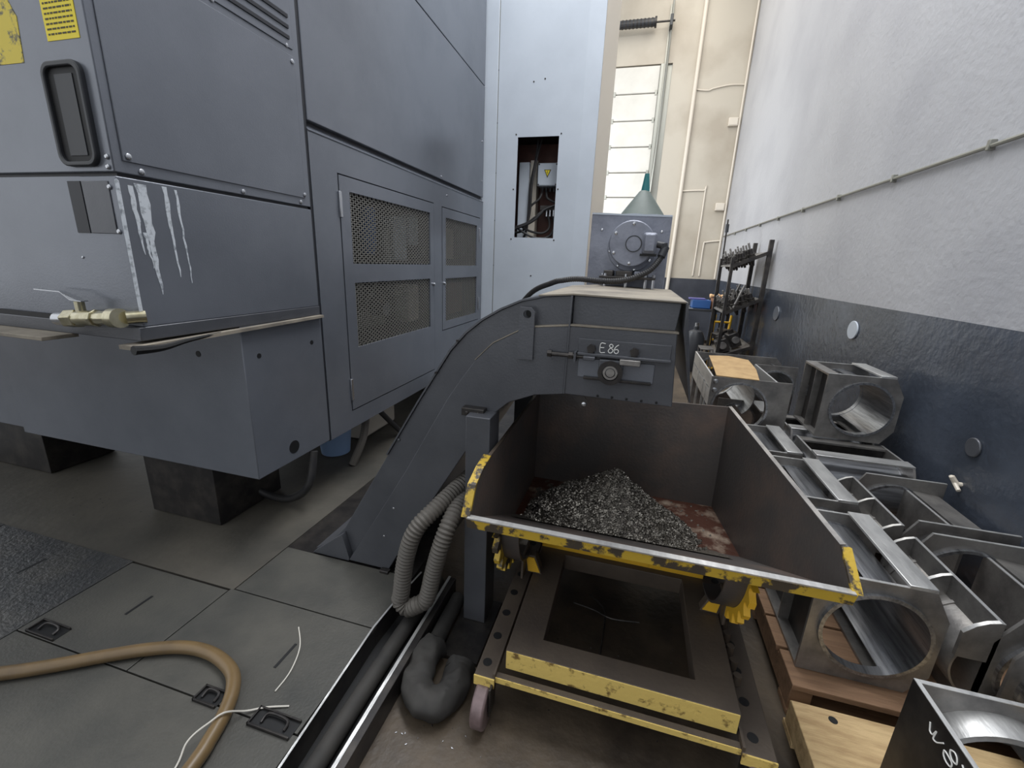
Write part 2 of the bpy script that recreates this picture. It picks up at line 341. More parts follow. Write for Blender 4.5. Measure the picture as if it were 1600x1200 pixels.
# pipes on the far wall
tag(MB().tube([(0.735, YW - 0.05, 7.6), (0.725, YW - 0.05, 5.0), (0.715, YW - 0.05, 2.49), (0.69, YW - 0.05, 0.5)], 0.042, 12, 4).build('wall_pipe', 'cream'), 'thick cream pipe running down the far wall beside the white door', 'pipe')
tag(MB().tube([(0.75, YW - 0.02, 5.33), (1.0, YW - 0.02, 5.30), (1.1, YW - 0.02, 5.33), (1.42, YW - 0.02, 5.38), (1.7, YW - 0.02, 5.37)], 0.014, 8, 4).build('wall_conduit', 'cream'), 'thin cream conduit crossing the upper far wall', 'conduit')
tag(MB().tube([(0.74, YW - 0.02, 3.33), (1.2, YW - 0.02, 3.34), (1.235, YW - 0.02, 3.28), (1.23, YW - 0.02, 1.5)], 0.016, 8, 5).build('wall_conduit', 'cream'), 'cream conduit turning down the far wall at mid height', 'conduit')
tag(MB().tube([(1.37, YW - 0.02, 1.5), (1.37, YW - 0.02, 2.18), (1.42, YW - 0.02, 2.25), (1.72, YW - 0.02, 2.29)], 0.016, 8, 5).build('wall_conduit', 'cream'), 'low cream conduit bending into the wall corner', 'conduit')
tag(MB().tube([(XW - 0.04, YW - 0.05, 7.5), (XW - 0.045, YW - 0.05, 5.0), (XW - 0.04, YW - 0.05, 1.45)], 0.02, 8, 4).build('corner_conduit', 'cream'), 'cream cable conduit running down the wall corner', 'conduit')
for z, lb in ((4.68, 'cream junction box high in the wall corner'), (3.0, 'cream junction box at mid height in the wall corner')):
    t = thing('junction_box', lb, 'box', (1.58, YW, z)); B(1.49, 1.68, YW - 0.07, YW, z - 0.08, z + 0.08).build('body', 'cream', t, 0.008); B(1.505, 1.665, YW - 0.08, YW - 0.07, z - 0.065, z + 0.065).build('lid', 'cream', t, 0.004)
t = thing('wall_cable', 'grey cable conduit clipped along the bright right wall', 'conduit', (XW, 6, 2.35))
MB().tube([(XW - 0.018, -1.5, 2.33), (XW - 0.018, 3.0, 2.342), (XW - 0.018, 7.0, 2.36), (XW - 0.018, 11.1, 2.372)], 0.012, 8, 4).build('tube', 'galv', t)
for i in range(9): B(XW - 0.032, XW, 2.2 + i * 0.95, 2.225 + i * 0.95, 2.322, 2.375).build('clip', 'galv', t, 0.003)
def disc(y, z, ry, rz, mat, label):
    m = MB(); pr = [(y + ry * math.cos(2 * PI * i / 28), z + rz * math.sin(2 * PI * i / 28)) for i in range(28)]
    m.prism(pr, 'x', XW - 0.012, XW); tag(m.build('wall_disc', mat, bevel=0.004), label, 'wall plate')
disc(4.18, 1.22, 0.085, 0.075, 'white', 'round pale cap on the blue dado right of the rack')
disc(6.27, 1.15, 0.11, 0.09, 'machine', 'grey blue oval patch plate on the dado beside the rack')
disc(2.62, 0.83, 0.05, 0.05, 'conveyor', 'small dark round cap low on the dado near the plates')
tag(MB().cyl((XW, 2.62, 0.62), (XW - 0.02, 2.62, 0.62), 0.012, 8).cyl((XW - 0.02, 2.62, 0.62), (XW - 0.045, 2.63, 0.655), 0.012, 8).cyl((XW - 0.03, 2.66, 0.645), (XW - 0.03, 2.58, 0.6), 0.01, 8).build('wall_hook', 'cream'), 'small white anchor stub on the dado above the steel plates', 'hook')

# ------------------------------------------------------------------ machining centre
XM = -1.8
mc = thing('machining_center', 'large blue grey machine housing with mesh doors and bolted panels', 'machine', (-3.0, 3.2, ZP))
# lower coolant box
B(-3.62, XM, 1.64, 2.205, 0.49, 1.30).build('coolant_box', 'machine', mc, 0.004)
B(-5.2, -3.63, 1.72, 2.4, 0.47, 1.30).build('rear_box', 'machine', mc, 0.004)
for (y, z, r) in ((1.733, 1.14, 0.013), (2.114, 1.147, 0.013), (1.901, 0.571, 0.038)):
    MB().cyl((XM - 0.004, y, z), (XM + 0.0015, y, z), r, 20).build('port_hole', 'black', mc)
MB().cyl((-2.082, 1.644, 1.141), (-2.082, 1.6385, 1.141), 0.016, 16).build('port_hole', 'black', mc)
B(-2.70, -2.18, 1.69, 2.15, ZP, 0.49).build('foot_block', 'darksteel', mc, 0.003)
B(-4.9, -3.785, 1.79, 2.2, ZP, 0.47).build('foot_block', 'darksteel', mc, 0.003)
# drip tray and its lip under the upper body
B(-3.4, XM + 0.004, 1.20, 2.20, 1.30, 1.352).build('drip_rail', 'conveyor', mc, 0.003)
MB().prism([(1.16, 1.272), (2.2, 1.286), (2.2, 1.300), (1.16, 1.288)], 'x', XM - 0.06, XM + 0.03).build('tray_lip', 'dust', mc)
MB().tube([(XM + 0.028, 1.15, 1.276), (XM + 0.034, 1.25, 1.27), (XM + 0.03, 1.36, 1.281), (XM + 0.022, 1.52, 1.29)], lambda t: 0.018 * (1 - 0.75 * t), 8, 5).build('oil_sludge', 'black', mc)
# upper body, lower band
B(-5.2, XM, 1.22, 2.20, 1.352, 1.885).build('lower_housing', 'machine', mc, 0.004)
B(-5.2, XM - 0.012, 1.235, 2.19, 1.885, 1.897).build('shadow_joint', 'machine2', mc)
B(-5.2, XM, 1.22, 2.20, 1.897, 4.6).build('upper_housing', 'machine', mc, 0.004)
sd = B(XM, XM + 0.006, 1.252, 2.155, 1.938, 2.60).build('side_panel', 'machine', mc, 0.002)
B(XM, XM + 0.006, 1.252, 2.155, 2.63, 4.5).build('side_panel', 'machine', mc, 0.002)
for i in range(3): B(XM + 0.006, XM + 0.012, 1.6, 2.13, 2.665 + i * 0.045, 2.68 + i * 0.045).build('louvre_slat', 'machine2', mc)
for (y, z) in ((1.271, 1.955), (1.312, 1.913), (1.754, 1.912), (2.123, 1.915), (2.115, 2.637), (2.14, 2.575), (1.709, 2.632), (2.15, 1.955)):
    bolt(mc, (XM + (0.006 if 1.93 < z < 2.6 else 0.0), y, z))
for (x, z) in ((-1.819, 1.945), (-1.823, 1.913), (-1.835, 1.848), (-1.83, 1.698)):
    bolt(mc, (x, 1.22, z), 'y', -1, 0.009)
# recessed window on the front face
def rrect(x0, x1, z0, z1, r, n=5):
    o = []
    for cx, cz, a in ((x1 - r, z1 - r, 0), (x0 + r, z1 - r, PI / 2), (x0 + r, z0 + r, PI), (x1 - r, z0 + r, 1.5 * PI)):
        o += [(cx + r * math.cos(a + PI / 2 * k / n), cz + r * math.sin(a + PI / 2 * k / n)) for k in range(n + 1)]
    return o
def rring(o, i, axis, a, b):
    m = MB(); n = len(o); e = (lambda p, t: (p[0], t, p[1])) if axis == 'y' else (lambda p, t: (t, p[0], p[1]))
    vs = [e(p, a) for p in o] + [e(p, a) for p in i] + [e(p, b) for p in o] + [e(p, b) for p in i]; f = []
    for k in range(n):
        j = (k + 1) % n; f += [(k, n + k, n + j, j), (2 * n + j, 3 * n + j, 3 * n + k, 2 * n + k), (n + k, 3 * n + k, 3 * n + j, n + j), (j, 2 * n + j, 2 * n + k, k)]
    return m.add(vs, f)
wi = MB().prism(rrect(-2.02, -1.865, 1.93, 2.22, 0.03), 'y', 1.215, 1.223).build('sight_window', 'black', mc)
rring(rrect(-2.035, -1.85, 1.915, 2.237, 0.04), rrect(-2.02, -1.865, 1.93, 2.22, 0.03), 'y', 1.203, 1.224).build('gasket', 'greydark', wi, 0.004)
B(-1.985, -1.9, 1.2125, 1.2152, 1.95, 2.2).build('inner_pane', 'greydark', wi)
st = B(-1.988, -1.838, 1.2185, 1.2205, 2.298, 2.43).build('notice_sticker', 'stick', mc, label='bright yellow sticker with small dark print')
m = MB()
for r_ in range(8):
    x = -1.978
    while x < -1.85:
        l = random.uniform(0.008, 0.022); m.box(x, min(x + l, -1.85), 1.2178, 1.2186, 2.415 - r_ * 0.0145, 2.420 - r_ * 0.0145); x += l + 0.004
m.build('print', 'ink', st)
MB().prism([(-2.30, 2.247), (-2.127, 2.246), (-2.113, 2.38), (-2.14, 2.43), (-2.30, 2.44)], 'y', 1.2185, 1.2205).build('warning_sticker', 'stickw', mc, label='scuffed yellow sticker with torn edge')
B(-2.04, -1.975, 1.2165, 1.2205, 1.69, 1.868).build('vent_strip', 'machine2', mc)
B(-1.97, -1.838, 1.2165, 1.2205, 1.69, 1.868).build('vent_cover', 'conveyor', mc, 0.002)
bolt(mc, (-2.047, 1.22, 1.601), 'y', -1, 0.005, 0.004)
# white residue running down beside the corner
for (y0, z0, ln, wd) in ((1.262, 1.86, 0.24, 0.016), (1.30, 1.87, 0.40, 0.034), (1.385, 1.875, 0.34, 0.016), (1.43, 1.87, 0.36, 0.009), (1.285, 1.70, 0.13, 0.01)):
    L_ = []; R_ = []
    for k in range(13):
        t = k / 12; ww = wd * (0.7 + 0.6 * random.random()) * (1 - t) ** 0.6 + 0.002; yy = y0 + 0.012 * t + random.uniform(-0.003, 0.003)
        L_.append((yy - ww / 2, z0 - ln * t)); R_.append((yy + ww / 2, z0 - ln * t))
    MB().prism(L_ + R_[::-1], 'x', XM - 0.001, XM + 0.0012).build('residue_streak', 'drip', mc)
MB().prism([(1.215, 1.40), (1.226, 1.40), (1.228, 1.87), (1.222, 1.875), (1.215, 1.87)], 'x', XM - 0.002, XM + 0.002).build('residue_streak', 'drip', mc)
# ball valve on the front face
vz, vy = 1.378, 1.165
v = MB().cyl((-1.83, vy, vz + 0.012), (-1.87, vy, vz + 0.01), 0.036, 20).build('ball_valve', 'brass', mc, label='brass ball valve with a flat lever')
MB().cyl((-1.80, 1.235, vz + 0.014), (-1.83, vy + 0.02, vz + 0.012), 0.024, 14).build('elbow', 'brass', v)
MB().cyl((-1.87, vy, vz + 0.01), (-1.95, vy, vz + 0.004), 0.027, 8).build('union', 'brass', v, 0.003)
MB().cyl((-1.95, vy, vz + 0.004), (-1.965, vy, vz + 0.003), 0.033, 8).build('nut', 'brass', v, 0.002)
MB().cyl((-1.965, vy, vz + 0.003), (-2.05, vy, vz - 0.004), 0.03, 20).build('body', 'brass', v)
MB().cyl((-2.05, vy, vz - 0.004), (-2.11, vy, vz - 0.01), 0.036, 6).build('nut', 'brass', v, 0.003)
MB().cyl((-2.11, vy, vz - 0.01), (-2.17, vy, vz - 0.014), 0.025, 16).build('outlet', 'chrome', v)
MB().cyl((-2.03, vy, vz + 0.02), (-2.03, vy, vz + 0.062), 0.016, 12).build('stem', 'brass', v)
MB().sheet([(-2.0, vy - 0.012, vz + 0.062), (-2.0, vy + 0.012, vz + 0.062), (-2.06, vy + 0.012, vz + 0.065), (-2.11, vy + 0.01, vz + 0.092), (-2.25, vy + 0.01, vz + 0.094), (-2.25, vy - 0.01, vz + 0.094), (-2.11, vy - 0.01, vz + 0.092), (-2.06, vy - 0.012, vz + 0.065)], (0, 0, 0.004)).build('lever', 'chrome', v)
B(-3.0, -2.17, 1.10, 1.22, 1.285, 1.30).build('drip_tray', 'dust', mc, 0.002)
B(-2.62, -2.2, 1.205, 1.22, 1.305, 1.37).build('slot_recess', 'black', mc)
# cabinet run with mesh doors
XC = XM
def frame_mb(y0, y1, z0, z1, holes, x0, x1):
    """plate in the x plane with rectangular openings (grid of boxes in one mesh)"""
    ys = sorted(set([y0, y1] + [h[0] for h in holes] + [h[1] for h in holes])); zs = sorted(set([z0, z1] + [h[2] for h in holes] + [h[3] for h in holes])); m = MB()
    full = lambda i, j: not any(h[0] < (ys[i] + ys[i + 1]) / 2 < h[1] and h[2] < (zs[j] + zs[j + 1]) / 2 < h[3] for h in holes)
    idx = {}
    def vid(i, j, k):
        if (i, j, k) not in idx: idx[(i, j, k)] = len(m.v); m.v.append(((x0, x1)[k], ys[i], zs[j]))
        return idx[(i, j, k)]
    ni, nj = len(ys) - 1, len(zs) - 1
    for i in range(ni):
        for j in range(nj):
            if not full(i, j): continue
            m.f.append((vid(i, j, 1), vid(i + 1, j, 1), vid(i + 1, j + 1, 1), vid(i, j + 1, 1)))
            m.f.append((vid(i, j + 1, 0), vid(i + 1, j + 1, 0), vid(i + 1, j, 0), vid(i, j, 0)))
            for di, dj, a, b in ((-1, 0, (i, j + 1), (i, j)), (1, 0, (i + 1, j), (i + 1, j + 1)), (0, -1, (i, j), (i + 1, j)), (0, 1, (i + 1, j + 1), (i, j + 1))):
                q, r = i + di, j + dj
                if not (0 <= q < ni and 0 <= r < nj and full(q, r)): m.f.append((vid(*a, 0), vid(*b, 0), vid(*b, 1), vid(*a, 1)))
    return m
def frame_face(name, y0, y1, z0, z1, holes, mat, x0, x1, parent): return frame_mb(y0, y1, z0, z1, holes, x0, x1).build(name, mat, parent)
def frame_y(x0, x1, z0, z1, holes, y0, y1):
    m = frame_mb(x0, x1, z0, z1, holes, -y1, -y0); m.v = [(p[1], -p[0], p[2]) for p in m.v]; return m
W1, W2, W3, W4 = (2.556, 3.685, 1.595, 2.03), (2.56, 3.675, 1.04, 1.473), (4.018, 4.868, 1.588, 2.022), (4.016, 4.88, 1.05, 1.467)
fr = frame_face('cabinet_front', 2.22, 5.06, 0.485, 2.285, [(2.45, 3.77, 0.61, 2.121), (3.936, 4.975, 0.963, 2.113)], 'machine', XC - 0.03, XC, mc)
B(XC - 1.2, XC - 0.02, 2.22, 2.26, 0.485, 2.285).build('cabinet_side', 'machine', mc)
B(XC - 1.2, XC - 0.02, 2.22, 5.06, 2.27, 2.285).build('cabinet_roof', 'machine', mc)
B(XC - 1.2, XC - 0.02, 2.22, 5.06, 0.485, 0.50).build('cabinet_floor', 'machine', mc)
B(XC - 1.0, XC - 0.96, 2.26, 5.06, 0.50, 2.27).build('cabinet_back', 'inner', mc)
B(XC - 1.2, XC - 0.02, 5.02, 5.06, 0.5, 2.27).build('cabinet_side', 'machine', mc)
B(XC - 0.8, XC - 0.03, 3.83, 3.87, 0.5, 2.27).build('cabinet_divider', 'machine', mc)
def screen(parent, w):
    y0, y1, z0, z1 = w; m = MB(); py, pz = 0.05, 0.028; x = XC - 0.012; t = 0.0045
    H_ = z1 - z0; s = py / pz; W_ = y1 - y0; n = int((W_ + H_ * s) / py) + 1
    for sg in (1, -1):
        for k in range(n + 1):
            c = k * py
            pts = []
            for tz in (0, H_):
                yy = c - tz * s; pts.append((yy, tz))
            (ya, za), (yb, zb) = pts
            if ya > W_: za += (ya - W_) / s; ya = W_
            if yb < 0: zb = za + ya / s if True else zb; yb = 0
            if zb - za < 0.004: continue
            if sg < 0: ya, yb = W_ - ya, W_ - yb
            A = Vector((x, y0 + ya, z0 + za)); Bq = Vector((x, y0 + yb, z0 + zb)); dd = (Bq - A).normalized(); pn = Vector((0, -dd.z, dd.y)) * t
            m.sheet([A - pn, A + pn, Bq + pn, Bq - pn], (0.003, 0, 0))
    m.build('mesh_screen', 'screen', parent)
def cab_door(y0, y1, z0, z1, wins, hy, hz, ky, label):
    d = frame_face('cabinet_door', y0 + 0.008, y1 - 0.008, z0 + 0.008, z1 - 0.008, [(w_[0], w_[1], w_[2], w_[3]) for w_ in wins], 'machine', XC - 0.02, XC + 0.003, mc); d['label'] = label
    for w_ in wins: screen(d, w_)
    for z in hz: B(XC, XC + 0.014, hy - 0.012, hy + 0.012, z, z + 0.15).build('hinge', 'chrome', d, 0.003)
    bolt(d, (XC + 0.003, ky, 1.422), 'x', 1, 0.016, 0.02, name='knob')
cab_door(2.45, 3.77, 0.61, 2.121, [W1, W2], 2.455, (1.87, 0.69), 3.74, 'wide cabinet door with two mesh windows')
cab_door(3.936, 4.975, 0.963, 2.113, [W3, W4], 4.95, (1.85, 1.08), 3.97, 'narrow far cabinet door with two mesh windows')
# equipment standing behind the mesh
MB().cyl((XC - 0.12, 2.92, 1.74), (XC - 0.12, 2.92, 1.98), 0.06, 16).cyl((XC - 0.12, 2.92, 1.66), (XC - 0.12, 2.92, 1.74), 0.045, 16, 0.06).build('filter_bowl', 'blue', mc, label='blue filter bowl')
B(XC - 0.22, XC - 0.1, 3.25, 3.46, 1.62, 1.96).build('valve_block', 'white', mc, 0.01)
B(XC - 0.25, XC - 0.1, 3.5, 3.66, 1.75, 2.0).build('relay_box', 'white', mc, 0.01)
MB().cyl((XC - 0.12, 3.14, 1.6), (XC - 0.12, 3.14, 1.86), 0.04, 14).build('accumulator', 'galv', mc)
MB().cyl((XC - 0.2, 3.05, 1.25), (XC - 0.07, 3.05, 1.25), 0.05, 16).build('gauge', 'chrome', mc)
B(XC - 0.45, XC - 0.3, 2.75, 3.4, 1.08, 1.2).build('manifold', 'galv', mc, 0.008)
B(XC - 0.22, XC - 0.08, 3.42, 3.62, 1.1, 1.42).build('pump_housing', 'cream', mc, 0.02)
B(XC - 0.22, XC - 0.1, 4.2, 4.45, 1.65, 1.95).build('valve_block', 'dust', mc, 0.01)
B(XC - 0.2, XC - 0.1, 4.3, 4.7, 1.08, 1.4).build('manifold', 'redbrown', mc, 0.01)
for i in range(5): MB().tube([(XC - 0.35, 2.7 + i * 0.2, 1.6), (XC - 0.2, 2.75 + i * 0.2, 1.55), (XC - 0.22, 2.7 + i * 0.21, 1.4), (XC - 0.35, 2.72 + i * 0.2, 1.2)], 0.012, 8, 4).build('pipe', 'galv', mc)
# big upper panels
B(-5.2, XM - 0.03, 2.2, 5.06, 2.285, 2.34).build('groove', 'machine2', mc)
MB().prism([(2.225, 2.34), (5.055, 2.34), (5.055, 3.44), (2.225, 3.50)], 'x', XM - 0.5, XM).build('upper_panel', 'machine', mc, 0.004)
MB().prism([(2.225, 3.508), (5.055, 3.448), (5.055, 4.6), (2.225, 4.6)], 'x', XM - 0.5, XM).build('upper_panel', 'machine', mc, 0.004)
MB().prism([(XM - 0.03, 2.285), (XM - 0.002, 2.285), (XM + 0.004, 2.292), (XM - 0.03, 2.325)], 'y', 2.22, 5.06).build('rain_ledge', 'machine', mc)
B(-5.2, XM - 0.5, 2.2, 5.06, 2.3, 4.6).build('core', 'machine2', mc)
B(XM - 0.03, XM - 0.004, 2.201, 2.22, 0.485, 4.6).build('joint_strip', 'machine2', mc)
bolt(mc, (XM, 3.93, 2.36)); bolt(mc, (XM, 5.0, 2.5), r=0.012); bolt(mc, (XM, 5.0, 2.9), r=0.012); bolt(mc, (XM, 4.05, 2.22), r=0.008)
for yy in (3.2, 4.6): B(-3.4, -2.3, yy, yy + 0.3, ZP, 0.49).build('foot_block', 'darksteel', mc)
# swarf flakes trodden onto the floor
random.seed(21); m = MB()
for k in range(110):
    cx_, cy_, sp_, zz = random.choice(((-0.6, 1.05, 0.16, 0.0015), (-2.9, 1.62, 0.25, 0.0955), (-1.35, 1.72, 0.16, 0.0895), (0.1, 1.5, 0.25, 0.0015)))
    p = Vector((random.gauss(cx_, sp_), random.gauss(cy_, sp_ * 0.4), zz)); a = random.uniform(0, 6.3); u = Vector((math.cos(a), math.sin(a), 0)); q = Vector((-u.y, u.x, 0)); l = random.uniform(0.002, 0.006)
    if p.x < -0.66 and zz < 0.01: continue
    m.sheet([p - u * l, p - q * l * 0.4, p + u * l, p + q * l * 0.4], (0, 0, 0.001))
sw = tag(m.build('floor_swarf', 'chrome'), 'tiny bright metal flakes scattered on the grimy floor', 'metal flakes'); sw['kind'] = 'stuff'
# things seen under the cabinets
dh = MB().tube([(-2.35, 1.95, 0.52), (-2.28, 1.96, 0.26), (-2.136, 2.0, 0.14), (-1.95, 2.0, 0.155), (-1.81, 2.0, 0.28), (-1.80, 2.05, 0.48)], 0.024, 12, 6).build('drain_hose', 'rubber')
tag(dh, 'black drain hose looping under the corner of the coolant box', 'hose')
tk = thing('white_canister', 'dirty white plastic canister under the mesh cabinet', 'canister', (-2.35, 3.3, ZP))
MB().prism(rrect(-2.55, -2.15, 3.05, 3.62, 0.06), 'z', ZP, 0.40).build('body', 'cream', tk, 0.015); MB().cyl((-2.3, 3.2, 0.40), (-2.3, 3.2, 0.44), 0.04, 16).build('cap', 'blue', tk)
tk = thing('blue_drum', 'pale blue plastic pail under the mesh cabinet', 'pail', (-2.3, 2.78, ZP))
MB().lathe([(0.11, 0), (0.13, 0.2), (0.135, 0.2), (0.135, 0.22), (0.12, 0.22)], (-2.22, 2.78, ZP), 24).build('body', 'bluepale', tk); MB().tube([(-2.22, 2.65, 0.3), (-2.15, 2.7, 0.2), (-2.12, 2.78, 0.17), (-2.15, 2.86, 0.2), (-2.22, 2.91, 0.3)], 0.005, 6, 4).build('handle', 'darksteel', tk)
for i, (a, b, c, lb) in enumerate((((-1.95, 2.62, 0.10), (-1.9, 2.7, 0.3), (-1.93, 2.8, 0.47), 'upright grey rubber hose behind the conveyor foot'), ((-1.9, 3.3, 0.10), (-1.92, 3.1, 0.3), (-1.95, 2.95, 0.47), 'leaning black rubber hose behind the conveyor foot'))):
    tag(MB().tube([a, b, c], 0.022 if i else 0.03, 10, 5).build('under_hose', 'rubber' if i else 'hosegrey'), lb, 'hose')

# ------------------------------------------------------------------ pale electrical cabinet behind the machine
YC = 5.08
ec = thing('electrical_cabinet', 'tall pale grey cabinet with an open cable window', 'cabinet', (-1.2, 5.9, 0))
frame_y(-1.655, -0.74, 0.0, 4.9, [(-1.42, -0.966, 1.92, 2.953)], YC, YC + 0.012).build('front_panel', 'white', ec)
B(-2.4, -1.665, YC - 0.004, YC + 0.012, 0, 4.9).build('corner_post', 'white', ec, 0.003)
B(-1.665, -1.655, YC + 0.006, YC + 0.02, 0, 4.9).build('joint_strip', 'galv', ec)
MB().prism([(-0.74, YC), (-0.576, YC + 0.03), (-0.576, YC + 0.045), (-0.74, YC + 0.015)], 'z', 0, 4.9).build('corner_panel', 'white', ec)
B(-0.592, -0.576, YC + 0.03, 6.7, 0, 4.9).build('side_panel', 'cream', ec)
B(-0.574, -0.568, 5.6, 5.62, 1.3, 2.2).build('side_handle', 'darksteel', ec)
B(-1.79, -0.59, 5.55, 5.6, 0, 4.9).build('back_panel', 'redbrown', ec)
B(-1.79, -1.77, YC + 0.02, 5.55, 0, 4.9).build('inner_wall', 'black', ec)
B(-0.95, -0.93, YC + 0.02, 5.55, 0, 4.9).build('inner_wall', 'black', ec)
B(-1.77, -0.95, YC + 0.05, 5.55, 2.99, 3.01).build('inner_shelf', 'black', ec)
for (x, z) in ((-1.44, 2.98), (-0.945, 2.975), (-1.45, 2.43), (-0.945, 2.43), (-1.455, 1.90), (-0.955, 1.90), (-1.27, 3.47), (-1.15, 3.49), (-1.2, 1.5)):
    bolt(ec, (x, YC, z), 'y', -1, 0.008, 0.004, 'darksteel')
for z in (1.6, 2.1, 2.6, 3.1, 3.6): bolt(ec, (-1.66, YC + 0.006, z), 'y', -1, 0.006, 0.004, 'darksteel')
B(-1.45, -1.33, 5.3, 5.45, 1.8, 2.75).build('cable_duct', 'white', ec, 0.006)
B(-1.33, -1.25, 5.35, 5.5, 1.8, 2.78).build('cable_duct', 'cream', ec, 0.006)
jb = B(-1.22, -0.99, 5.25, 5.42, 2.49, 2.73).build('terminal_box', 'white', ec, 0.012, label='light grey terminal box with a yellow warning triangle')
MB().prism([(-1.145, 2.66), (-1.065, 2.66), (-1.105, 2.575)], 'y', 5.246, 5.25).build('triangle_border', 'ink', jb)
MB().prism([(-1.133, 2.653), (-1.077, 2.653), (-1.105, 2.593)], 'y', 5.244, 5.247).build('triangle_sign', 'stick', jb)
MB().prism([(-1.102, 2.648), (-1.108, 2.63), (-1.102, 2.63), (-1.106, 2.608), (-1.109, 2.627), (-1.114, 2.628), (-1.107, 2.648)], 'y', 5.242, 5.245).build('flash_mark', 'ink', jb)
for (x, z) in ((-1.205, 2.715), (-1.005, 2.715), (-1.205, 2.505), (-1.005, 2.505)): bolt(jb, (x, 5.25, z), 'y', -1, 0.009, 0.004, 'darksteel', 'screw')
for k in range(4): MB().cyl((-1.17 + k * 0.045, 5.33, 2.49), (-1.17 + k * 0.045, 5.33, 2.44), 0.013, 10).build('cable_gland', 'greydark', ec)
cabs = [[(-1.24, 5.3, 2.99), (-1.26, 5.28, 2.75), (-1.3, 5.26, 2.5), (-1.31, 5.26, 2.2), (-1.33, 5.27, 2.0), (-1.4, 5.28, 1.85)],
        [(-1.2, 5.3, 2.99), (-1.25, 5.25, 2.72), (-1.28, 5.24, 2.45), (-1.29, 5.25, 2.2), (-1.35, 5.25, 2.02), (-1.46, 5.25, 1.98)],
        [(-1.17, 5.33, 2.45), (-1.19, 5.28, 2.36), (-1.28, 5.26, 2.28), (-1.31, 5.26, 2.2)],
        [(-1.12, 5.33, 2.45), (-1.1, 5.28, 2.37), (-1.03, 5.28, 2.33), (-0.97, 5.3, 2.32)],
        [(-1.08, 5.3, 2.18), (-1.05, 5.26, 2.05), (-1.12, 5.22, 1.98), (-1.27, 5.22, 2.0), (-1.4, 5.22, 2.06)],
        [(-1.03, 5.3, 2.18), (-0.99, 5.26, 2.06), (-1.05, 5.22, 1.94), (-1.22, 5.2, 1.93), (-1.41, 5.2, 2.02)],
        [(-1.44, 5.2, 2.04), (-1.3, 5.2, 2.09), (-1.2, 5.2, 2.16), (-1.1, 5.22, 2.24), (-0.97, 5.24, 2.29)],
        [(-1.44, 5.19, 2.02), (-1.3, 5.18, 2.07), (-1.2, 5.18, 2.13), (-1.12, 5.2, 2.22)]]
for p in cabs: MB().tube(p, 0.013, 8, 5).build('cable', 'rubber', ec)
for k in range(3): MB().cyl((-1.1 + k * 0.04, 5.3, 2.17), (-1.1 + k * 0.04, 5.3, 2.24), 0.014, 10).build('cable_gland', 'chrome', ec)
B(-1.18, -0.97, 5.3, 5.5, 2.24, 2.29).build('gland_rail', 'darksteel', ec)

# ------------------------------------------------------------------ chip conveyor
Y0, Y1 = 1.66, 2.56
cv = thing('chip_conveyor', 'charcoal inclined chip conveyor arching over the yellow edged bin', 'conveyor', (-1.2, 2.1, ZP))
UP = [(-1.531, 0.101), (-1.422, 0.173), (-1.332, 0.271), (-1.061, 0.733), (-0.887, 1.027), (-0.733, 1.273), (-0.662, 1.355), (-0.593, 1.413), (-0.513, 1.462), (-0.431, 1.50), (-0.336, 1.524), (-0.227, 1.536)]
RG = [(-1.298, 0.105), (-1.111, 0.412), (-0.945, 0.69), (-0.826, 0.907), (-0.733, 1.072), (-0.674, 1.162), (-0.612, 1.25), (-0.536, 1.328), (-0.431, 1.386), (-0.367, 1.406), (-0.232, 1.421)]
BT = [(-1.063, 0.105), (-0.894, 0.42), (-0.798, 0.58), (-0.656, 0.82), (-0.536, 1.015), (-0.459, 1.085), (-0.352, 1.13), (-0.235, 1.148)]
MB().prism(UP + RG[::-1], 'y', Y0 + 0.035, Y1 - 0.035).build('upper_trough', 'conveyor', cv, 0.003)
MB().prism(RG + BT[::-1], 'y', Y0, Y1).build('lower_trough', 'conveyor', cv, 0.003)
m = MB(); C_ = UP[3:]
C2 = [(p[0] - 0.005, p[1] + 0.006) for p in C_]
m.prism(C_ + C2[::-1], 'y', Y0 + 0.025, Y1 - 0.02); m.build('cover_sheet', 'conveyor', cv)
# ledge between the two troughs gathers dust
m = MB(); R1 = RG[6:]; R2 = [(p[0] + 0.0, p[1] + 0.004) for p in R1]
m.prism(R1 + R2[::-1], 'y', Y0 - 0.002, Y0 + 0.036); m.build('dusty_ledge', 'dust', cv)
MB().prism([(-1.52, 0.101), (-1.30, 0.101), (-1.295, 0.115), (-1.33, 0.25)], 'y', Y0 + 0.0, Y0 + 0.034).build('toe_plate', 'conveyor', cv)
# discharge head
MB().prism([(-0.231, 1.421), (0.158, 1.424), (0.160, 1.418), (0.178, 1.147), (-0.232, 1.150)], 'y', Y0, Y1).build('head_housing', 'conveyor', cv, 0.003)
MB().prism([(-0.226, 1.424), (0.156, 1.427), (0.165, 1.53), (-0.226, 1.536)], 'y', Y0 + 0.035, Y1 - 0.03).build('head_upper_box', 'conveyor', cv, 0.003)
B(-0.231, 0.165, Y0 - 0.003, Y0 + 0.037, 1.4225, 1.4275).build('dusty_ledge', 'dust', cv)
MB().prism([(-0.36, 1.526), (-0.226, 1.5375), (0.178, 1.531), (0.178, 1.536), (-0.226, 1.5435), (-0.36, 1.531)], 'y', Y0 + 0.012, Y1 + 0.02).build('top_cover', 'dust', cv)
MB().sheet([(0.176, Y0 + 0.0, 1.535), (0.176, Y1, 1.535), (0.245, Y1, 1.15), (0.245, Y0 + 0.08, 1.15), (0.180, Y0 + 0.0, 1.43)], (0.006, 0, 0)).build('end_plate', 'conveyor', cv)
MB().prism([(-0.236, 1.152), (-0.230, 1.152), (-0.226, 1.535), (-0.232, 1.535)], 'y', Y0 - 0.004, Y0 + 0.034).build('weld_seam', 'conveyor', cv)
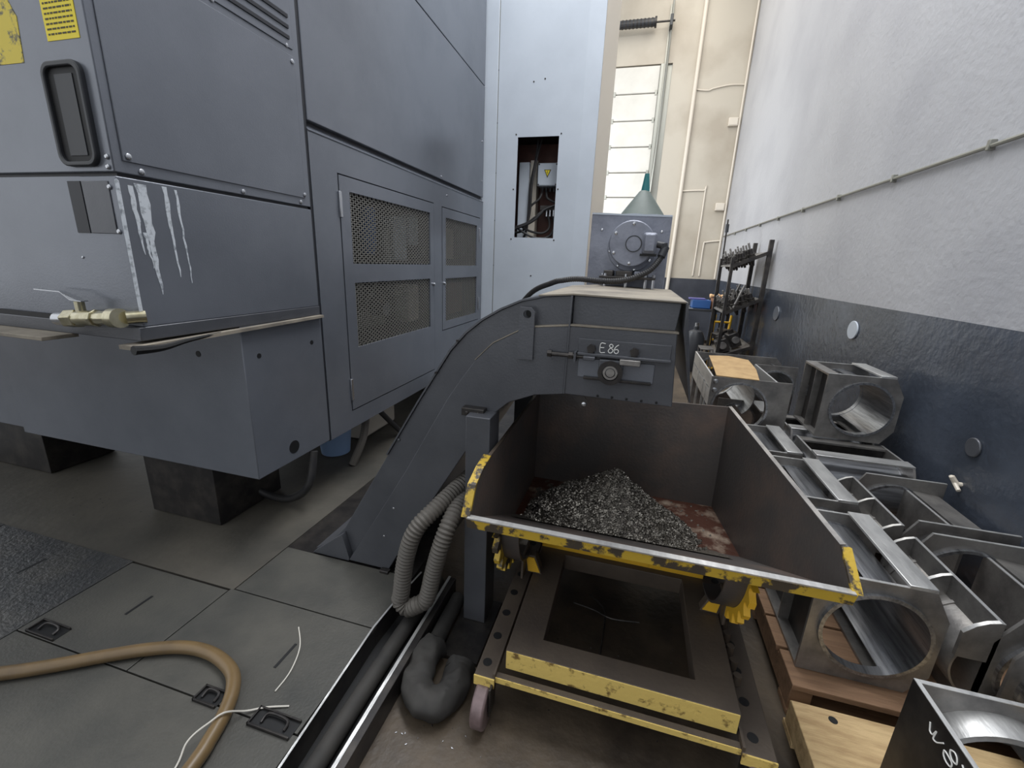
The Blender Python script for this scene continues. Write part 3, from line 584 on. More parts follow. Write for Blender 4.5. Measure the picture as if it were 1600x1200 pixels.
for k in range(5): bolt(cv, (-0.10 + k * 0.055, Y0, 1.158), 'y', -1, 0.005, 0.004, 'black', 'rivet_hole', 8)
m = MB().holeplate([(-0.432, 1.277), (-0.366, 1.277), (-0.366, 1.465), (-0.382, 1.482), (-0.425, 1.482)], (-0.395, 1.456), 0.016, 'y', Y0 - 0.012, Y0 + 0.001); m.build('lifting_lug', 'conveyor', cv)
MB().cyl((-0.395, Y0 + 0.034, 1.456), (-0.395, Y0 + 0.0335, 1.456), 0.017, 14).build('lug_shadow_hole', 'black', cv)
# tensioner with bearing, screw and chalk mark
tp = B(-0.19, 0.148, Y0 - 0.006, Y0, 1.322, 1.379).build('tensioner_plate', 'conveyor', cv, 0.002)
B(-0.19, 0.15, Y0 - 0.03, Y0, 1.318, 1.328).build('guide_rail', 'conveyor', tp, 0.002)
B(-0.185, 0.098, Y0 - 0.004, Y0, 1.228, 1.303).build('slot_plate', 'machine', tp, 0.002)
B(-0.16, 0.09, Y0 - 0.022, Y0, 1.225, 1.235).build('guide_rail', 'darksteel', tp, 0.002)
B(-0.165, -0.12, Y0 - 0.045, Y0 - 0.004, 1.303, 1.318).build('slide_block', 'conveyor', tp, 0.003); B(-0.03, 0.045, Y0 - 0.04, Y0 - 0.004, 1.296, 1.318).build('slide_block', 'steel', tp, 0.003)
br = MB().arc((-0.06, 1.262), 0.030, 0.046, 'y', Y0 - 0.04, Y0 - 0.004, 0, 2 * PI, 32).build('bearing', 'darksteel', tp)
MB().arc((-0.06, 1.262), 0.019, 0.027, 'y', Y0 - 0.036, Y0 - 0.01, 0, 2 * PI, 28).build('race_ring', 'steel', tp)
MB().cyl((-0.06, Y0 - 0.004, 1.262), (-0.06, Y0 - 0.034, 1.262), 0.016, 20).build('shaft_end', 'steel', tp)
B(-0.105, -0.015, Y0 - 0.03, Y0 - 0.003, 1.255, 1.31).build('bearing_block', 'conveyor', tp, 0.004)
MB().cyl((-0.305, Y0 - 0.02, 1.312), (-0.12, Y0 - 0.02, 1.312), 0.008, 10).build('tension_screw', 'darksteel', tp)
for x in (-0.305, -0.222): MB().cyl((x, Y0 - 0.02, 1.312), (x + 0.016, Y0 - 0.02, 1.312), 0.014, 6).build('nut', 'darksteel', tp)
B(-0.20, -0.192, Y0 - 0.045, Y0, 1.292, 1.33).build('screw_stop', 'conveyor', tp)
for x in (-0.139, 0.02):
    MB().cyl((x, Y0 - 0.006, 1.345), (x, Y0 - 0.026, 1.345), 0.017, 6).build('hex_bolt', 'darksteel', tp); MB().cyl((x, Y0 - 0.006, 1.325), (x, Y0 - 0.018, 1.325), 0.012, 12).build('washer', 'darksteel', tp)
m = MB(); xx = -0.106
for g in 'E86': chalk(m, GL[g], (xx, Y0 - 0.007, 1.333), (1, 0, 0), (0, 0, 1), 0.033, 0.0018); xx += 0.03 if g == 'E' else 0.021
m.build('chalk_mark', 'chalk', tp, label='white handwritten E 86')
tb = MB().prism([(-0.20, 1.15), (-0.15, 1.15), (-0.135, 1.118), (-0.15, 1.103), (-0.168, 1.108)], 'y', Y0 + 0.0, Y0 + 0.012).build('scraper_tab', 'darksteel', cv); bolt(tb, (-0.15, Y0, 1.117), 'y', -1, 0.009, 0.006, 'chrome')
# support post
ps = B(-0.615, -0.51, 1.57, 1.70, 0.02, 1.035).build('support_post', 'conveyor', cv, 0.003)
B(-0.655, -0.555, 1.62, 1.665, 1.015, 1.05).build('clamp_block', 'darksteel', ps, 0.003); bolt(ps, (-0.63, 1.62, 1.03), 'y', -1, 0.008, 0.006, 'darksteel'); bolt(ps, (-0.58, 1.62, 1.03), 'y', -1, 0.008, 0.006, 'darksteel')
B(-0.64, -0.47, 1.36, 1.72, 0.0, 0.02).build('base_plate', 'darksteel', ps, 0.002)
B(-0.615, -0.51, 2.35, 2.48, 0.0, 1.03).build('support_post', 'conveyor', cv, 0.003)
B(-0.60, -0.52, 1.70, 2.35, 0.55, 0.62).build('cross_brace', 'conveyor', cv, 0.003)
bolt(cv, (-1.0, Y0 + 0.034, 0.82), 'y', -1, 0.008, 0.005, 'conveyor'); 
m = MB(); [m.cyl((p[0], Y0 + 0.03, p[1]), (p[0], Y0 + 0.02, p[1]), 0.006, 8) for p in ((-0.70, 1.32), (-0.80, 1.17))]; m.build('rivet', 'darksteel', cv)
for (x, z) in ((-1.02, 0.47), (-1.08, 0.3)): bolt(cv, (x, Y0, z), 'y', -1, 0.006, 0.003, 'chrome')
B(-1.10, -1.05, Y0 - 0.03, Y0, 0.085, 0.115).build('toe_clamp', 'darksteel', cv, 0.004)

# ------------------------------------------------------------------ drive box with motor behind the conveyor
fb = thing('drive_box', 'blue grey steel drive box with a round motor behind the conveyor', 'drive box', (-0.07, 2.85, 0))
B(-0.287, 0.147, 2.66, 3.05, 0.0, 1.928).build('casing', 'motor', fb, 0.004)
m = MB().prism([(-0.287, 1.926), (0.147, 1.916), (0.147, 1.925), (0.10, 1.927), (0.06, 1.931), (0.0, 1.929), (-0.05, 1.934), (-0.12, 1.93), (-0.2, 1.934), (-0.287, 1.935)], 'y', 2.655, 2.662); m.build('chipped_edge', 'white', fb)
cx, cz = -0.05, 1.765
fl = MB().cyl((cx, 2.66, cz - 0.012), (cx, 2.63, cz - 0.012), 0.132, 40).build('motor_flange', 'motor', fb, 0.003)
for k in range(8): bolt(fl, (cx + 0.122 * math.cos(k * PI / 4 + 0.2), 2.63, cz - 0.012 + 0.122 * math.sin(k * PI / 4 + 0.2)), 'y', -1, 0.008, 0.006, 'chrome')
mo = MB().cyl((cx, 2.63, cz), (cx, 2.48, cz), 0.118, 40).build('motor_body', 'motor', fb, 0.006)
MB().arc((cx + 0.01, cz), 0.038, 0.042, 'y', 2.474, 2.482, 0, 2 * PI, 32).build('end_ring', 'greydark', mo)
MB().cyl((cx + 0.01, 2.482, cz), (cx + 0.01, 2.476, cz), 0.037, 32).build('end_cap', 'motor', mo)
for k in range(6): bolt(mo, (cx + 0.1 * math.cos(k * PI / 3 + 0.5), 2.48, cz + 0.1 * math.sin(k * PI / 3 + 0.5)), 'y', -1, 0.009, 0.006, 'chrome')
tb = B(0.005, 0.075, 2.43, 2.50, 1.715, 1.82).build('terminal_box', 'motor', fb, 0.012)
B(0.012, 0.068, 2.415, 2.43, 1.725, 1.812).build('lid', 'motor', tb, 0.008); B(-0.003, 0.08, 2.44, 2.51, 1.705, 1.716).build('gasket', 'black', tb)
MB().cyl((0.075, 2.46, 1.765), (0.115, 2.46, 1.758), 0.017, 12).cyl((0.11, 2.46, 1.77), (0.118, 2.46, 1.725), 0.02, 10).build('cable_gland', 'greydark', tb)
for x in (-0.20, -0.02, 0.09): bolt(fb, (x + 0.0, 2.66, 1.60), 'y', -1, 0.006, 0.005, 'chrome')
for (x, z) in ((-0.225, 1.845), (0.10, 1.84)): bolt(fb, (x, 2.66, z), 'y', -1, 0.007, 0.005, 'chrome')
ft = B(-0.20, 0.09, 2.44, 2.66, 1.585, 1.597).build('motor_mount', 'darksteel', fb, 0.002)
for (x0, x1) in ((-0.18, -0.13), (-0.115, -0.03), (-0.02, 0.04), (0.05, 0.085)): B(x0, x1, 2.46, 2.62, 1.597, 1.625).build('pad_block', 'motor' if x0 > -0.1 else 'darksteel', ft, 0.003)
for x in (-0.17, -0.06, 0.04, 0.08): MB().cyl((x, 2.46, 1.538), (x, 2.46, 1.61), 0.008, 8).build('stud', 'chrome', ft)
mcab = thing('motor_cable', 'black ribbed conduit curving from the motor down over the conveyor', 'cable', (-0.1, 2.4, 1.54))
MB().tube([(0.117, 2.46, 1.735), (0.098, 2.44, 1.69), (0.055, 2.4, 1.635), (-0.01, 2.38, 1.598), (-0.08, 2.37, 1.577), (-0.18, 2.37, 1.570), (-0.30, 2.36, 1.576), (-0.38, 2.36, 1.565), (-0.45, 2.40, 1.545), (-0.62, 2.60, 1.46), (-0.85, 2.8, 1.2)], 0.0145, 12, 8, ribs=0.011).build('conduit', 'rubber', mcab)
MB().cyl((0.121, 2.463, 1.752), (0.104, 2.445, 1.704), 0.021, 12).build('ferrule', 'greydark', mcab)
# grey green funnel hung point up above the drive box
fn = thing('funnel', 'grey green inverted funnel with a teal spout on top of the drive box', 'funnel', (-0.02, 2.85, 1.928))
MB().lathe([(0.128, 0.0), (0.131, 0.0), (0.03, 0.135), (0.024, 0.14), (0.02, 0.138)], (-0.016, 2.80, 1.93), 36).build('cone', 'green', fn)
MB().lathe([(0.026, 0.0), (0.012, 0.105), (0.008, 0.105)], (-0.012, 2.80, 2.055), 20).build('spout', 'teal', fn)

# ------------------------------------------------------------------ hoses, wires, sleeve
tag(MB().tube([(-0.66, 1.80, 0.66), (-0.735, 1.56, 0.60), (-0.80, 1.47, 0.52), (-0.842, 1.45, 0.374), (-0.868, 1.45, 0.197), (-0.876, 1.45, 0.15), (-0.838, 1.45, 0.118), (-0.79, 1.45, 0.15), (-0.748, 1.46, 0.19), (-0.716, 1.47, 0.34), (-0.684, 1.48, 0.47), (-0.664, 1.53, 0.56), (-0.66, 1.64, 0.59), (-0.66, 1.78, 0.57)], 0.037, 14, 8, ribs=0.017).build('corrugated_hose', 'hosegrey'), 'grey corrugated hose hanging in a loop beside the conveyor post', 'hose')
hp = [(-2.9, 0.25), (-2.45, 0.52), (-2.086, 0.703), (-1.947, 0.782), (-1.814, 0.868), (-1.693, 0.938), (-1.569, 0.988), (-1.443, 0.998), (-1.316, 0.966), (-1.245, 0.912), (-1.195, 0.833), (-1.165, 0.751), (-1.146, 0.675), (-1.11, 0.4), (-1.05, 0.0)]
tag(MB().tube([(x, y, 0.125) for x, y in hp], 0.024, 16, 8).build('tan_hose', 'hosebrown'), 'thick tan rubber hose bending across the floor plates', 'hose')
tag(MB().tube([(-1.234, 1.223, 0.104), (-1.158, 1.142, 0.104), (-1.115, 1.043, 0.104), (-1.108, 0.96, 0.104)], 0.0026, 6, 8).build('wire', 'wire'), 'short white wire curled beside a floor slot', 'wire')
tag(MB().tube([(-1.02, 0.93, 0.104), (-1.09, 0.90, 0.108), (-1.14, 0.868, 0.112), (-1.172, 0.82, 0.153), (-1.19, 0.78, 0.155), (-1.215, 0.72, 0.14), (-1.2, 0.64, 0.104), (-1.2, 0.4, 0.104)], 0.003, 6, 8).build('wire', 'wire'), 'long white wire lying across the tan hose', 'wire')
sl = thing('rubber_sleeve', 'crumpled black rubber sleeve slumped on the floor beside the cart wheel', 'sleeve', (-0.58, 1.17, 0))
random.seed(3)
P = [(-0.665, 1.36, 0.062), (-0.66, 1.25, 0.064), (-0.645, 1.16, 0.062), (-0.585, 1.12, 0.06), (-0.525, 1.15, 0.062), (-0.51, 1.22, 0.06), (-0.52, 1.30, 0.055)]
sm = MB().tube(P, 0.057, 28, 16)
sm.v = [tuple(Vector(p) + Vector((noise.noise(Vector(p) * 16), noise.noise(Vector(p) * 16 + Vector((7, 1, 3))), 0.6 * noise.noise(Vector(p) * 20))) * 0.016 + Vector((0, 0, -0.006 * abs(noise.noise(Vector(p) * 45))))) for p in sm.v]
sm.build('sleeve_body', 'pipegrey', sl)
MB().tube([(-0.664, 1.36, 0.06), (-0.676, 1.5, 0.04), (-0.678, 1.66, 0.04)], 0.035, 12, 5).build('tail', 'pipegrey', sl)
MB().arc((-0.525, 0.055), 0.03, 0.05, 'y', 1.268, 1.282, 0, 2 * PI, 20).build('cuff', 'pipegrey', sl)

tag(MB().tube([(-0.06, 1.93, 0.004), (0.0, 1.88, 0.004), (0.03, 1.80, 0.004), (0.02, 1.5, 0.004)], 0.004, 6, 4).build('bent_rod', 'darksteel'), 'thin bent rod lying on the floor inside the hopper base opening', 'rod')
tag(MB().tube([(-0.13, 1.85, 0.004), (-0.02, 1.83, 0.004), (0.06, 1.80, 0.006), (0.19, 1.82, 0.004)], 0.004, 6, 4).build('bent_rod', 'darksteel'), 'thin rod lying crosswise on the floor inside the hopper base opening', 'rod')
# ------------------------------------------------------------------ self dumping hopper
hp_ = thing('dump_hopper', 'dark steel chip hopper with worn yellow edges on a wheeled base', 'hopper', (0.08, 1.8, 0))
T = 0.008
LS = [(-0.489, 1.306, 0.748), (-0.487, 1.363, 0.852), (-0.486, 1.45, 0.885), (-0.486, 1.532, 0.896), (-0.485, 1.70, 0.897), (-0.485, 2.45, 0.912), (-0.485, 2.42, 0.352), (-0.487, 1.98, 0.352)]
MB().sheet(LS, (-T, 0, 0)).build('side_plate', 'rustbin', hp_)
RS = [(0.709, 1.312, 0.748), (0.700, 1.414, 0.837), (0.545, 2.45, 0.945), (0.545, 2.42, 0.352), (0.605, 1.98, 0.352)]
MB().sheet(RS, (T, 0, 0)).build('side_plate', 'rustbin', hp_)
MB().sheet([(-0.49, 2.45, 0.912), (0.55, 2.45, 0.945), (0.55, 2.42, 0.352), (-0.49, 2.42, 0.352)], (0, T, 0)).build('back_plate', 'rustbin', hp_)
MB().sheet([(-0.489, 1.306, 0.748), (0.709, 1.312, 0.748), (0.61, 1.98, 0.36), (-0.487, 1.98, 0.36)], (0, -0.004, -T)).build('front_slope', 'rustbin', hp_)
MB().sheet([(-0.487, 1.98, 0.36), (0.61, 1.98, 0.36), (0.55, 2.42, 0.36), (-0.487, 2.42, 0.36)], (0, 0, -T)).build('bottom_plate', 'rustfloor', hp_)
MB().sheet([(-0.502, 1.290, 0.752), (0.722, 1.296, 0.752), (0.717, 1.300, 0.713), (-0.497, 1.294, 0.713)], (0, 0.008, 0)).build('lip_bar', 'yellow', hp_, 0.001)
MB().sheet([(-0.496, 1.286, 0.7525), (0.716, 1.292, 0.7525), (0.716, 1.316, 0.7525), (-0.492, 1.31, 0.7525)], (0, 0, 0.005)).build('worn_lip', 'bright', hp_)
def strip(pts, wx, name, mat):
    m = MB()
    for i in range(len(pts) - 1):
        a, b = Vector(pts[i]), Vector(pts[i + 1]); m.sheet([a, b, b + Vector((wx, 0, 0)), a + Vector((wx, 0, 0))], (0, -0.012, 0.004))
    return m.build(name, mat, hp_)
strip(LS[0:4], -0.032, 'edge_strip', 'yellow'); strip(LS[3:6], -0.014, 'edge_strip', 'basebrown'); strip(RS[0:2], 0.028, 'edge_strip', 'yellow')
MB().sheet([RS[1], RS[2], (0.561, 2.45, 0.948), (0.716, 1.414, 0.84)], (0, 0, 0.004)).build('rim_edge', 'steel', hp_)
# rockers

def rim(x, x2, mat):
    cy, czz = 1.72, 0.665; t0, t1 = PI + 0.08, PI * 1.5; out = []; n = 72
    for k in range(n + 1):
        u = k / n; ph = (u * 6.5 + 0.2) % 1.0; nt = max(0.0, 1 - ((ph - 0.5) / 0.28) ** 2) ** 0.5 if abs(ph - 0.5) < 0.28 else 0.0
        rr = 0.352 - 0.034 * nt; t = t0 + (t1 - t0) * u; out.append((cy + rr * math.cos(t), czz + rr * math.sin(t)))
    inn = [(cy + 0.30 * math.cos(t0 + (t1 - t0) * k / 30), czz + 0.30 * math.sin(t0 + (t1 - t0) * k / 30)) for k in range(30, -1, -1)]
    MB().prism(out + inn, 'x', x, x2).build('rocker', mat, hp_)
    MB().arc((cy, czz), 0.290, 0.299, 'x', min(x, x2) - 0.07 if x > 0 else x, x2 if x > 0 else max(x, x2) + 0.07, t0, t1, 24).build('rocker_drum', 'rustbin', hp_)
rim(0.478, 0.500, 'yellowc'); rim(-0.425, -0.403, 'yellow')
for k in range(7):
    MB().cyl((0.50 + 0.0, 1.40 + k * 0.065, 0.222), (0.50, 1.40 + k * 0.065, 0.262), 0.014, 12).build('rack_pin', 'basebrown', hp_)
# base frame
frm = MB(); zt, zb = 0.285, 0.205
fr_ = frame_y(0, 1, 0, 1, [], 0, 1)
def ring_z(x0, x1, y0, y1, hx0, hx1, hy0, hy1, z0, z1):
    m = frame_mb(x0, x1, y0, y1, [(hx0, hx1, hy0, hy1)], z0, z1); m.v = [(p[1], p[2], p[0]) for p in m.v]; return m
ring_z(-0.312, 0.474, 1.223, 1.93, -0.19, 0.345, 1.312, 1.83, zb, zt).build('base_frame', 'basebrown', hp_, 0.003)
B(-0.309, 0.470, 1.2195, 1.2235, 0.208, 0.284).build('front_band', 'yellowp', hp_)
B(-0.312, 0.44, 1.862, 1.876, zt, 0.312).build('rear_band', 'yellowc', hp_, 0.002)
MB().prism([(1.93, zt - 0.01), (2.3, zt - 0.01), (2.3, 0.298), (1.93, 0.298)], 'x', -0.33, 0.43).build('rear_deck', 'basebrown', hp_)
for sg, (a, b) in (('l', (-0.412, -0.335)), ('r', (0.478, 0.578))):
    r_ = B(a, b, 1.165, 2.35, 0.185, 0.205).build('side_rail', 'basebrown', hp_, 0.003)
    B(a, b, 1.160, 1.1655, 0.165, 0.205).build('end_band', 'yellowp', r_)
    B(a + (0.0 if sg == 'r' else b - a - 0.008), a + (0.008 if sg == 'r' else b - a), 1.17, 2.35, 0.205, 0.222).build('rail_flange', 'basebrown', r_)
    for k in range(8): MB().cyl(((a + b) / 2 - 0.008, 1.225 + k * 0.125, 0.2045), ((a + b) / 2 - 0.008, 1.225 + k * 0.125, 0.2062), 0.017, 18).build('rail_hole', 'black', r_)
B(-0.335, 0.478, 1.178, 1.2, 0.183, 0.205).build('front_bar', 'basebrown', hp_, 0.002)
B(-0.335, 0.478, 1.1745, 1.178, 0.181, 0.203).build('front_bar_band', 'yellowp', hp_)
B(-0.335, 0.478, 2.3, 2.35, 0.183, 0.285).build('rear_bar', 'basebrown', hp_, 0.002)
def stop(x, sg):
    s_ = MB().prism([(x, zt), (x + sg * 0.075, zt), (x + sg * 0.04, 0.375), (x - sg * 0.012, 0.375)], 'y', 1.655, 1.70).build('stop_block', 'basebrown', hp_, 0.004)
    MB().prism([(x + sg * 0.012, zt + 0.01), (x + sg * 0.066, zt + 0.012), (x + sg * 0.036, 0.367), (x - sg * 0.0, 0.367)], 'y', 1.650, 1.6552).build('stop_face', 'yellowc', s_)
    B(min(x, x - sg * 0.012), max(x, x - sg * 0.012), 1.6, 1.72, zt, 0.395).build('stop_plate', 'basebrown', s_, 0.003)
stop(-0.345, 1); stop(0.475, -1)
for (x, y) in ((-0.375, 1.165), (0.53, 1.165), (-0.375, 2.2), (0.53, 2.2)):
    wl = MB().cyl((x - 0.025, y, 0.085), (x + 0.025, y, 0.085), 0.085, 28).build('wheel', 'wheelgrey', hp_, 0.008)
    MB().cyl((x - 0.03, y, 0.085), (x + 0.03, y, 0.085), 0.025, 14).build('hub', 'darksteel', wl)
    B(x + 0.028, x + 0.036, y - 0.03, y + 0.03, 0.06, 0.185).build('fork', 'darksteel', wl, 0.002)
    B(x - 0.036, x - 0.028, y + 0.0, y + 0.05, 0.06, 0.185).build('fork', 'darksteel', wl, 0.002)
# heap of chips
random.seed(5)
def hz_(x, y):
    d = math.hypot((x - 0.0) / 1.05, (y - 2.0) / 0.95); z = 0.352 + 0.34 * max(0, 1 - d / 0.42) ** 1.15 + 0.012 * max(0, 1 - d / 0.44)
    z += 0.05 * math.exp(-((x + 0.28) / 0.14) ** 2 - ((y - 2.08) / 0.2) ** 2)
    z += 0.006 * math.sin(x * 61 + y * 37) + 0.005 * math.sin(x * 113 - y * 91)
    return max(z, 0.366 + 0.576 * (1.98 - y))
ch = thing('chip_heap', 'heap of glittering grey metal chips in the hopper', 'metal chips', (0.0, 2.0, 0.36)); ch['kind'] = 'stuff'
m = MB(); n = 56; X0, X1, YA, YB = -0.44, 0.50, 1.70, 2.40
vs = [(X0 + (X1 - X0) * i / n, YA + (YB - YA) * j / n, hz_(X0 + (X1 - X0) * i / n, YA + (YB - YA) * j / n) ) for j in range(n + 1) for i in range(n + 1)]
m.add(vs, [(j * (n + 1) + i, j * (n + 1) + i + 1, (j + 1) * (n + 1) + i + 1, (j + 1) * (n + 1) + i) for j in range(n) for i in range(n)])
mh = m.build('heap', 'chipbase', ch, angle=180); mh['kind'] = 'stuff'
m = MB()
for k in range(20000):
    a = random.uniform(0, 2 * PI); d = 0.43 * math.sqrt(random.random()); x, y = d * math.cos(a) * 1.05, 2.0 + d * math.sin(a) * 0.95
    if not (-0.44 < x < 0.47 and 1.7 < y < 2.4) or (hz_(x, y) < 0.37 + 0.576 * (1.98 - y) and random.random() < 0.85): continue
    p = Vector((x, y, hz_(x, y) + 0.002)); u = Vector((random.gauss(0, 1), random.gauss(0, 1), random.gauss(0, 0.6))).normalized(); q = u.orthogonal().normalized(); l = random.uniform(0.003, 0.009); wd = random.uniform(0.0012, 0.003)
    r_ = u.cross(q) * l * 0.35
    m.add([p - u * l - q * wd, p - u * l + q * wd, p + r_ - q * wd, p + r_ + q * wd, p + u * l - q * wd, p + u * l + q * wd], [(0, 2, 3, 1), (2, 4, 5, 3)])
c_ = m.build('chip_curls', 'chips', ch); c_['kind'] = 'stuff'

# ------------------------------------------------------------------ wooden pallets
def pallet(name, label, x0, x1, y0, y1, bw, gap, mat):
    t = thing(name, label, 'pallet', ((x0 + x1) / 2, (y0 + y1) / 2, 0)); y = y0; k = 0
    while y + bw <= y1 + 0.01:
        B(x0 + random.uniform(-0.006, 0.006), x1, y, y + bw, 0.122, 0.148).build('deck_board', mat, t, 0.003); y += bw + gap; k += 1
    for x in (x0, (x0 + x1) / 2 - 0.04, x1 - 0.08): B(x + 0.004, x + 0.08, y0 + 0.01, y1 - 0.01, 0.024, 0.122).build('stringer', mat, t, 0.003)
    for yy in (y0, (y0 + y1) / 2 - 0.05, y1 - 0.1): B(x0 + 0.002, x1, yy, yy + 0.1, 0.0, 0.024).build('bottom_board', mat, t, 0.002)
    return t
pallet('pallet', 'brown timber pallet under the row of steel frames beside the hopper', 0.735, 1.70, 1.535, 2.62, 0.17, 0.015, 'wood')
pallet('pallet', 'brown timber pallet under the far stacked steel frames', 0.60, 1.70, 2.66, 4.5, 0.145, 0.03, 'wood')
p2 = pallet('pallet', 'pale timber pallet under the chalk marked frame in the corner', 0.715, 1.70, 0.42, 1.50, 0.335, 0.02, 'woodlight')
MB().cyl((0.83, 1.425, 0.1475), (0.83, 1.425, 0.1492), 0.014, 16).build('knot_hole', 'black', p2)

# ------------------------------------------------------------------ welded pipe saddle frames
ZB = 0.150
def plate_pts(w, h, mir, ch=0.06):
    p = [(0, 0), (w - ch, 0), (w, 0.09), (w, h - 0.11), (w - ch, h), (0, h)]
    return [(w - x, z) for x, z in p][::-1] if mir else p
def saddle(label, x, y, z=ZB, w=0.42, h=0.445, d=0.5, rz=0.0, mir=False, bars=True, webs=True, kind='A', r=0.178, group=None):
    t = thing('pipe_saddle_frame', label, 'steel frame', (x, y, z), rz, group)
    fx = (lambda q: w - q) if mir else (lambda q: q)
    c = (fx(0.215 * w / 0.42), h * 0.5)
    for yy in (0.0, d - 0.012):
        p = MB().holeplate(plate_pts(w, h, mir), c, r, 'y', yy, yy + 0.012).build('end_plate', 'steel', t, local=True)
        B(*((0.0, w - 0.06) if not mir else (0.06, w)), yy, yy + 0.012, h, h + 0.002).build('cut_edge', 'bright', p, local=True)
        MB().arc(c, r - 0.012, r + 0.002, 'y', yy - 0.014, yy + 0.026, 0, 2 * PI, 44).build('ring', 'shell', p, local=True)
    def bx(a, b, *k): return B(min(fx(a), fx(b)), max(fx(a), fx(b)), *k)
    if kind == 'A':
        a0, a1 = (-1.2, 1.75) if not mir else (PI - 1.75, PI + 1.2)
        MB().arc(c, r - 0.010, r - 0.002, 'y', 0.012, d - 0.012, a0, a1, 26).build('half_shell', 'shell', t, local=True)
        bx(w - 0.145, w - 0.06, 0.0, d, h + 0.002, h + 0.014).build('top_bar', 'bright', t, local=True, bevel=0.002)
        bx(0.0, 0.07, 0.012, d - 0.012, h - 0.014, h - 0.002).build('top_flange', 'steel', t, local=True)
        bx(0.045, 0.055, 0.012, d - 0.012, 0.0, h - 0.014).build('web', 'darksteel', t, local=True)
        bx(0.004, 0.045, d * 0.5, d * 0.5 + 0.008, 0.0, h - 0.014).build('stiffener', 'steel', t, local=True)
        bx(0.0, 0.07, 0.012, d - 0.012, 0.0, 0.012).build('foot_bar', 'steel', t, local=True)
        bx(w - 0.16, w - 0.08, 0.012, d - 0.012, 0.0, 0.012).build('foot_bar', 'steel', t, local=True)
    else:
        zw = h - 0.035
        B(0.0, 0.012, 0.0, d, 0.0, zw).build('web', 'steel', t, local=True); B(0.0, 0.012, 0.0, d, zw, zw + 0.002).build('cut_edge', 'bright', t, local=True)
        for k in range(3):
            yy = (d - 0.014) * k / 2; g = [(0.0, zw), (-0.03, zw - 0.010), (-0.06, zw - 0.030), (-0.088, zw - 0.062)]
            o = MB().prism(g + [(-0.088, zw - 0.16), (0.0, zw - 0.16)], 'y', yy, yy + 0.014).build('gusset', 'steel', t, local=True)
            MB().prism(g + [(p[0] + 0.001, p[1] + 0.003) for p in g[::-1]], 'y', yy, yy + 0.014).build('cut_edge', 'bright', o, local=True)
        for k in range(2):
            y0_, y1_ = (d - 0.014) * k / 2 + 0.014, (d - 0.014) * (k + 1) / 2
            o = MB().arc((0.055, zw - 0.21), 0.130, 0.137, 'y', y0_, y1_, PI * 0.56, PI * 1.25, 18).build('half_shell', 'steel', t, local=True)
            MB().arc((0.055, zw - 0.21), 0.137, 0.142, 'y', y1_ - 0.05, y1_ - 0.035, PI * 0.56, PI * 1.25, 18).build('lip', 'steel', o, local=True)
        B(w - 0.18, w - 0.168, 0.012, d - 0.012, h - 0.25, h - 0.06).build('rail', 'steel', t, local=True); B(w - 0.18, w - 0.168, 0.012, d - 0.012, h - 0.06, h - 0.057).build('cut_edge', 'bright', t, local=True)
        MB().prism([(w - 0.15, h - 0.07), (w - 0.02, h - 0.085), (w - 0.02, h - 0.075), (w - 0.15, h - 0.06)], 'y', 0.012, d - 0.012).build('top_bar', 'steel', t, local=True)
        B(0.014, 0.1, 0.012, d - 0.012, 0.0, 0.012).build('foot_bar', 'steel', t, local=True)
    return t
saddle('ring frame nearest the hopper lip with a bright bar on top', 0.77, 1.625, d=0.5)
saddle('second ring frame beside the hopper wall with a bright bar', 0.775, 2.235, d=0.5)
saddle('third ring frame beside the hopper wall', 0.715, 2.80, d=0.48)
saddle('steel saddle frame against the wall with short curved gussets', 1.285, 2.165, w=0.43, d=0.5, mir=True, kind='B')
saddle('steel saddle frame by the wall in front of the gusseted one', 1.285, 1.575, w=0.43, d=0.5, mir=True, kind='B')
saddle('steel saddle frame at the right edge behind the chalk marked frame', 1.30, 1.02, w=0.43, d=0.5, mir=True, kind='A')
# frames turned sideways under the upright one
saddle('ring frame turned sideways under the upright pair with bars toward the wall', 1.15, 3.17, w=0.42, d=0.5, rz=-PI / 2)
saddle('ring frame turned sideways at the back under the upright frame', 1.15, 3.64, w=0.42, d=0.5, rz=-PI / 2)
saddle('upright steel frame with a brushed tube interior on top of the stack', 1.245, 3.15, z=0.612, w=0.43, h=0.43, d=0.41)
# crate like frame with a sheet of cardboard on it
c = thing('crate_frame', 'wide double steel frame carrying a cardboard sheet behind the hopper', 'steel frame', (0.88, 3.9, ZB))
z0, z1 = ZB, 0.90
for yy, nm, xe in ((3.37, 'front_plate', 1.135), (4.38, 'back_plate', 1.35)):
    p = MB().holeplate([(0.606, z0), (xe, z0), (xe, z1 - 0.06), (xe - 0.05, z1), (0.606, z1)] if yy > 4 else [(0.606, z0), (xe, z0), (xe, z1), (0.606, z1)], (0.815, 0.682), 0.188, 'y', yy, yy + 0.012).build(nm, 'steel', c)
    MB().arc((0.815, 0.682), 0.178, 0.191, 'y', yy - 0.014, yy + 0.03, 0, 2 * PI, 40).build('ring', 'shell', p)
p = MB().holeplate([(1.05, 0.5), (1.36, 0.5), (1.36, z1), (1.05, z1)], (1.21, 0.715), 0.145, 'y', 4.0, 4.012).build('middle_plate', 'steel', c)
MB().arc((1.21, 0.715), 0.135, 0.148, 'y', 3.98, 4.04, 0, 2 * PI, 36).build('ring', 'shell', p)
MB().arc((1.21, 0.715), 0.137, 0.143, 'y', 4.012, 4.38, -1.4, 1.2, 20).build('half_shell', 'shell', c)
p = MB().holeplate([(0.78, z0), (1.13, z0), (1.13, 0.60), (0.78, 0.60)], (0.94, 0.42), 0.15, 'y', 3.9, 3.912).build('inner_plate', 'steel', c)
MB().arc((0.94, 0.42), 0.14, 0.153, 'y', 3.88, 3.94, 0, 2 * PI, 36).build('ring', 'shell', p)
